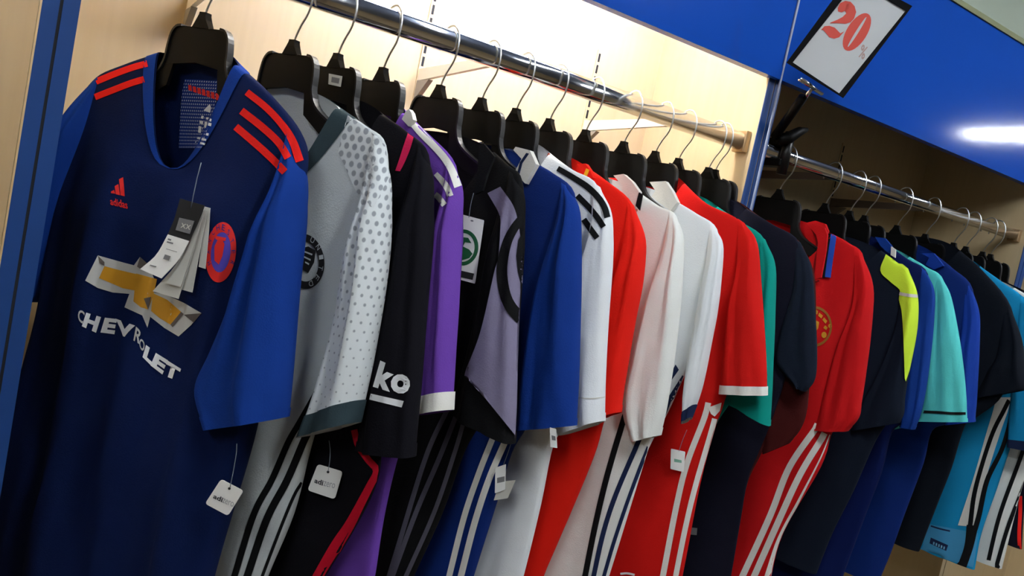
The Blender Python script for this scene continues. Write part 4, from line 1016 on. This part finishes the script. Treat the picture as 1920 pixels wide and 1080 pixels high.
flat_print('price_print', merge2 := (lambda L: (sum([l[0] for l in L], []), sum([[tuple(i+sum(len(q[0]) for q in L[:k]) for i in f) for f in l[1]] for k, l in enumerate(L)], [])))([fill_poly(zk(*q), 40) for q in (((230, 610), (255, 618), (250, 630), (225, 622)), ((222, 632), (270, 645), (266, 656), (217, 643)), ((205, 735), (250, 750), (235, 785), (190, 770)), ((90, 815), (140, 828), (134, 836), (84, 823)), ((215, 690), (300, 715), (298, 719), (213, 694)))]), base, TN, GREYPR, r, 0.0325)
P = [on_plane(p, base+TN*0.027, TN) for p in zk((487, 20), (455, 140), (425, 280), (408, 375))]
tube('string', P, 0.0006, NYLON, r, 5, origin=r.location)

# sticker on the third hanger
hp = on_plane((628, 151), G1.O*0+on_y((634, 104), Y_RAIL), np.array([math.sin(math.radians(-68)), -math.cos(math.radians(-68)), 0]))
hn = np.array([-abs(math.sin(math.radians(-68))), -math.cos(math.radians(-68)), 0])
r = empty('size_sticker', hp, 'square grey sticker on the black hanger plate behind the grey jersey', 'sticker')
card('paper', [(617, 138), (642, 143), (639, 163), (616, 158)], hp, hn, PAPER2, r, 0.0042, 0.0004)
flat_print('print', fill_poly([(622, 144), (637, 147), (635, 157), (621, 154)], 20), hp, hn, GREYPR, r, 0.0048)

# ------------------------------------------------------------------ discount sign on its clamp
SP = on_y((1530, 150), 1.05); d = ray((1530, 100)); SN = -np.array([d[0], d[1], 0.0]); SN /= np.linalg.norm(SN)
r = empty('discount_sign', SP, 'tilted white sign with red 20% in a black frame above the rail clamp', 'sign')
bl, br = np.array((1475., 118.)), np.array((1581., 184.)); up = np.array((0.592, -0.806))*206
outer = [bl, bl+up*1.0, br+up*1.03+np.array((3, 0)), br]
def inset(q, a): c = sum(q)/4; return [c+(p-c)*a for p in q]
c4 = lambda a, b, c, d2: [np.array(x, float) for x in (a, b, c, d2)]
inner = c4((1485, 117), (1574, -14), (1690, 2), (1574, 177))
inner = [bl+np.array((11, 0)), outer[1]+np.array((9, 14)), outer[2]+np.array((-12, 8)), br+np.array((-8, -8))]
def frame_piece(name, q, m, w, th): return card(name, [tuple(x) for x in q], SP, SN, m, r, w, th)
frame_piece('backing', outer, SIGNBLK, -0.004, 0.003)
for k in range(4):
    frame_piece('frame_bar', [outer[k], outer[(k+1) % 4], inner[(k+1) % 4], inner[k]], SIGNBLK, -0.001, 0.005)
frame_piece('sheet', inner, mat('sign_sheet', srgb(196, 200, 200), 0.6), -0.001, 0.0015)
zd = lambda *p: Z(1500, 0, 6.0, *p)
two = zd((430, 130), (425, 90), (450, 35), (510, 8), (570, 20), (615, 70), (632, 135), (610, 205), (570, 250), (510, 268), (440, 262), (390, 250), (335, 262), (300, 295), (345, 252), (420, 222), (480, 190), (520, 150), (550, 100), (556, 60), (540, 38), (520, 50), (522, 85), (505, 122), (468, 140))
foot = zd((236, 338), (275, 295), (330, 290), (390, 310), (430, 350), (455, 375), (500, 350), (440, 420), (385, 435), (330, 420), (290, 370), (260, 338))
SIGNRED = mat('sign_red', srgb(206, 62, 44), 0.6)
for nm, pl in (('digit', two), ('digit_foot', foot)):
    flat_print(nm, fill_poly(pl, 60), SP, SN, SIGNRED, r, 0.0012)
lean = math.atan2(-0.85, 0.53)
zo = ellipse(1606.7, 60, 40, 19, lean, 32); zi = ellipse(1607, 60, 33, 2.6, lean, 32)
flat_print('digit', (zo+zi, [(k, (k+1) % 32, 32+(k+1) % 32, 32+k) for k in range(32)]), SP, SN, SIGNRED, r, 0.0012)
flat_print('percent', text_quad('%', [(1617, 82), (1628, 89), (1619, 113), (1609, 106)], 0.02), SP, SN, mat('percent_grey', srgb(176, 146, 136), 0.6), r, 0.0012)
c = empty('sign_clamp', on_y((1460, 272), 1.2), 'black clamp arm with lever gripping the shaded rail and holding the sign', 'clamp')
og = c.location
pt = lambda px, y: on_y(px, y)
tube('arm', [pt((1506, 182), 1.09), pt((1480, 218), 1.13), pt((1453, 256), 1.175)], 0.0095, BLACKP, c, 10, origin=og)
tube('stem', [pt((1524, 163), 1.066), pt((1507, 187), 1.09)], 0.004, CHROME, c, 8, origin=og)
tube('clip', [pt((1500, 148), 1.052), pt((1520, 161), 1.058), pt((1541, 175), 1.064)], 0.0045, CHROME, c, 8, origin=og)
tube('lever', [pt((1461, 262), 1.165), pt((1480, 258), 1.16), pt((1500, 246), 1.155), pt((1514, 243), 1.15)], [0.012, 0.013, 0.010, 0.004], BLACKP, c, 10, origin=og)
p = on_y((1460, 278), 1.19)
box('jaw', (p[0]-0.016, p[0]+0.016, 1.165, 1.235, Z_RAIL-0.030, Z_RAIL-0.014), BLACKP, c, 0.003, origin=og)
box('jaw', (p[0]-0.016, p[0]+0.016, 1.165, 1.235, Z_RAIL+0.014, Z_RAIL+0.030), BLACKP, c, 0.003, origin=og)
tube('screw', [(p[0], 1.168, Z_RAIL-0.045), (p[0], 1.168, Z_RAIL+0.045)], 0.011, BLACKR, c, 12, origin=og)
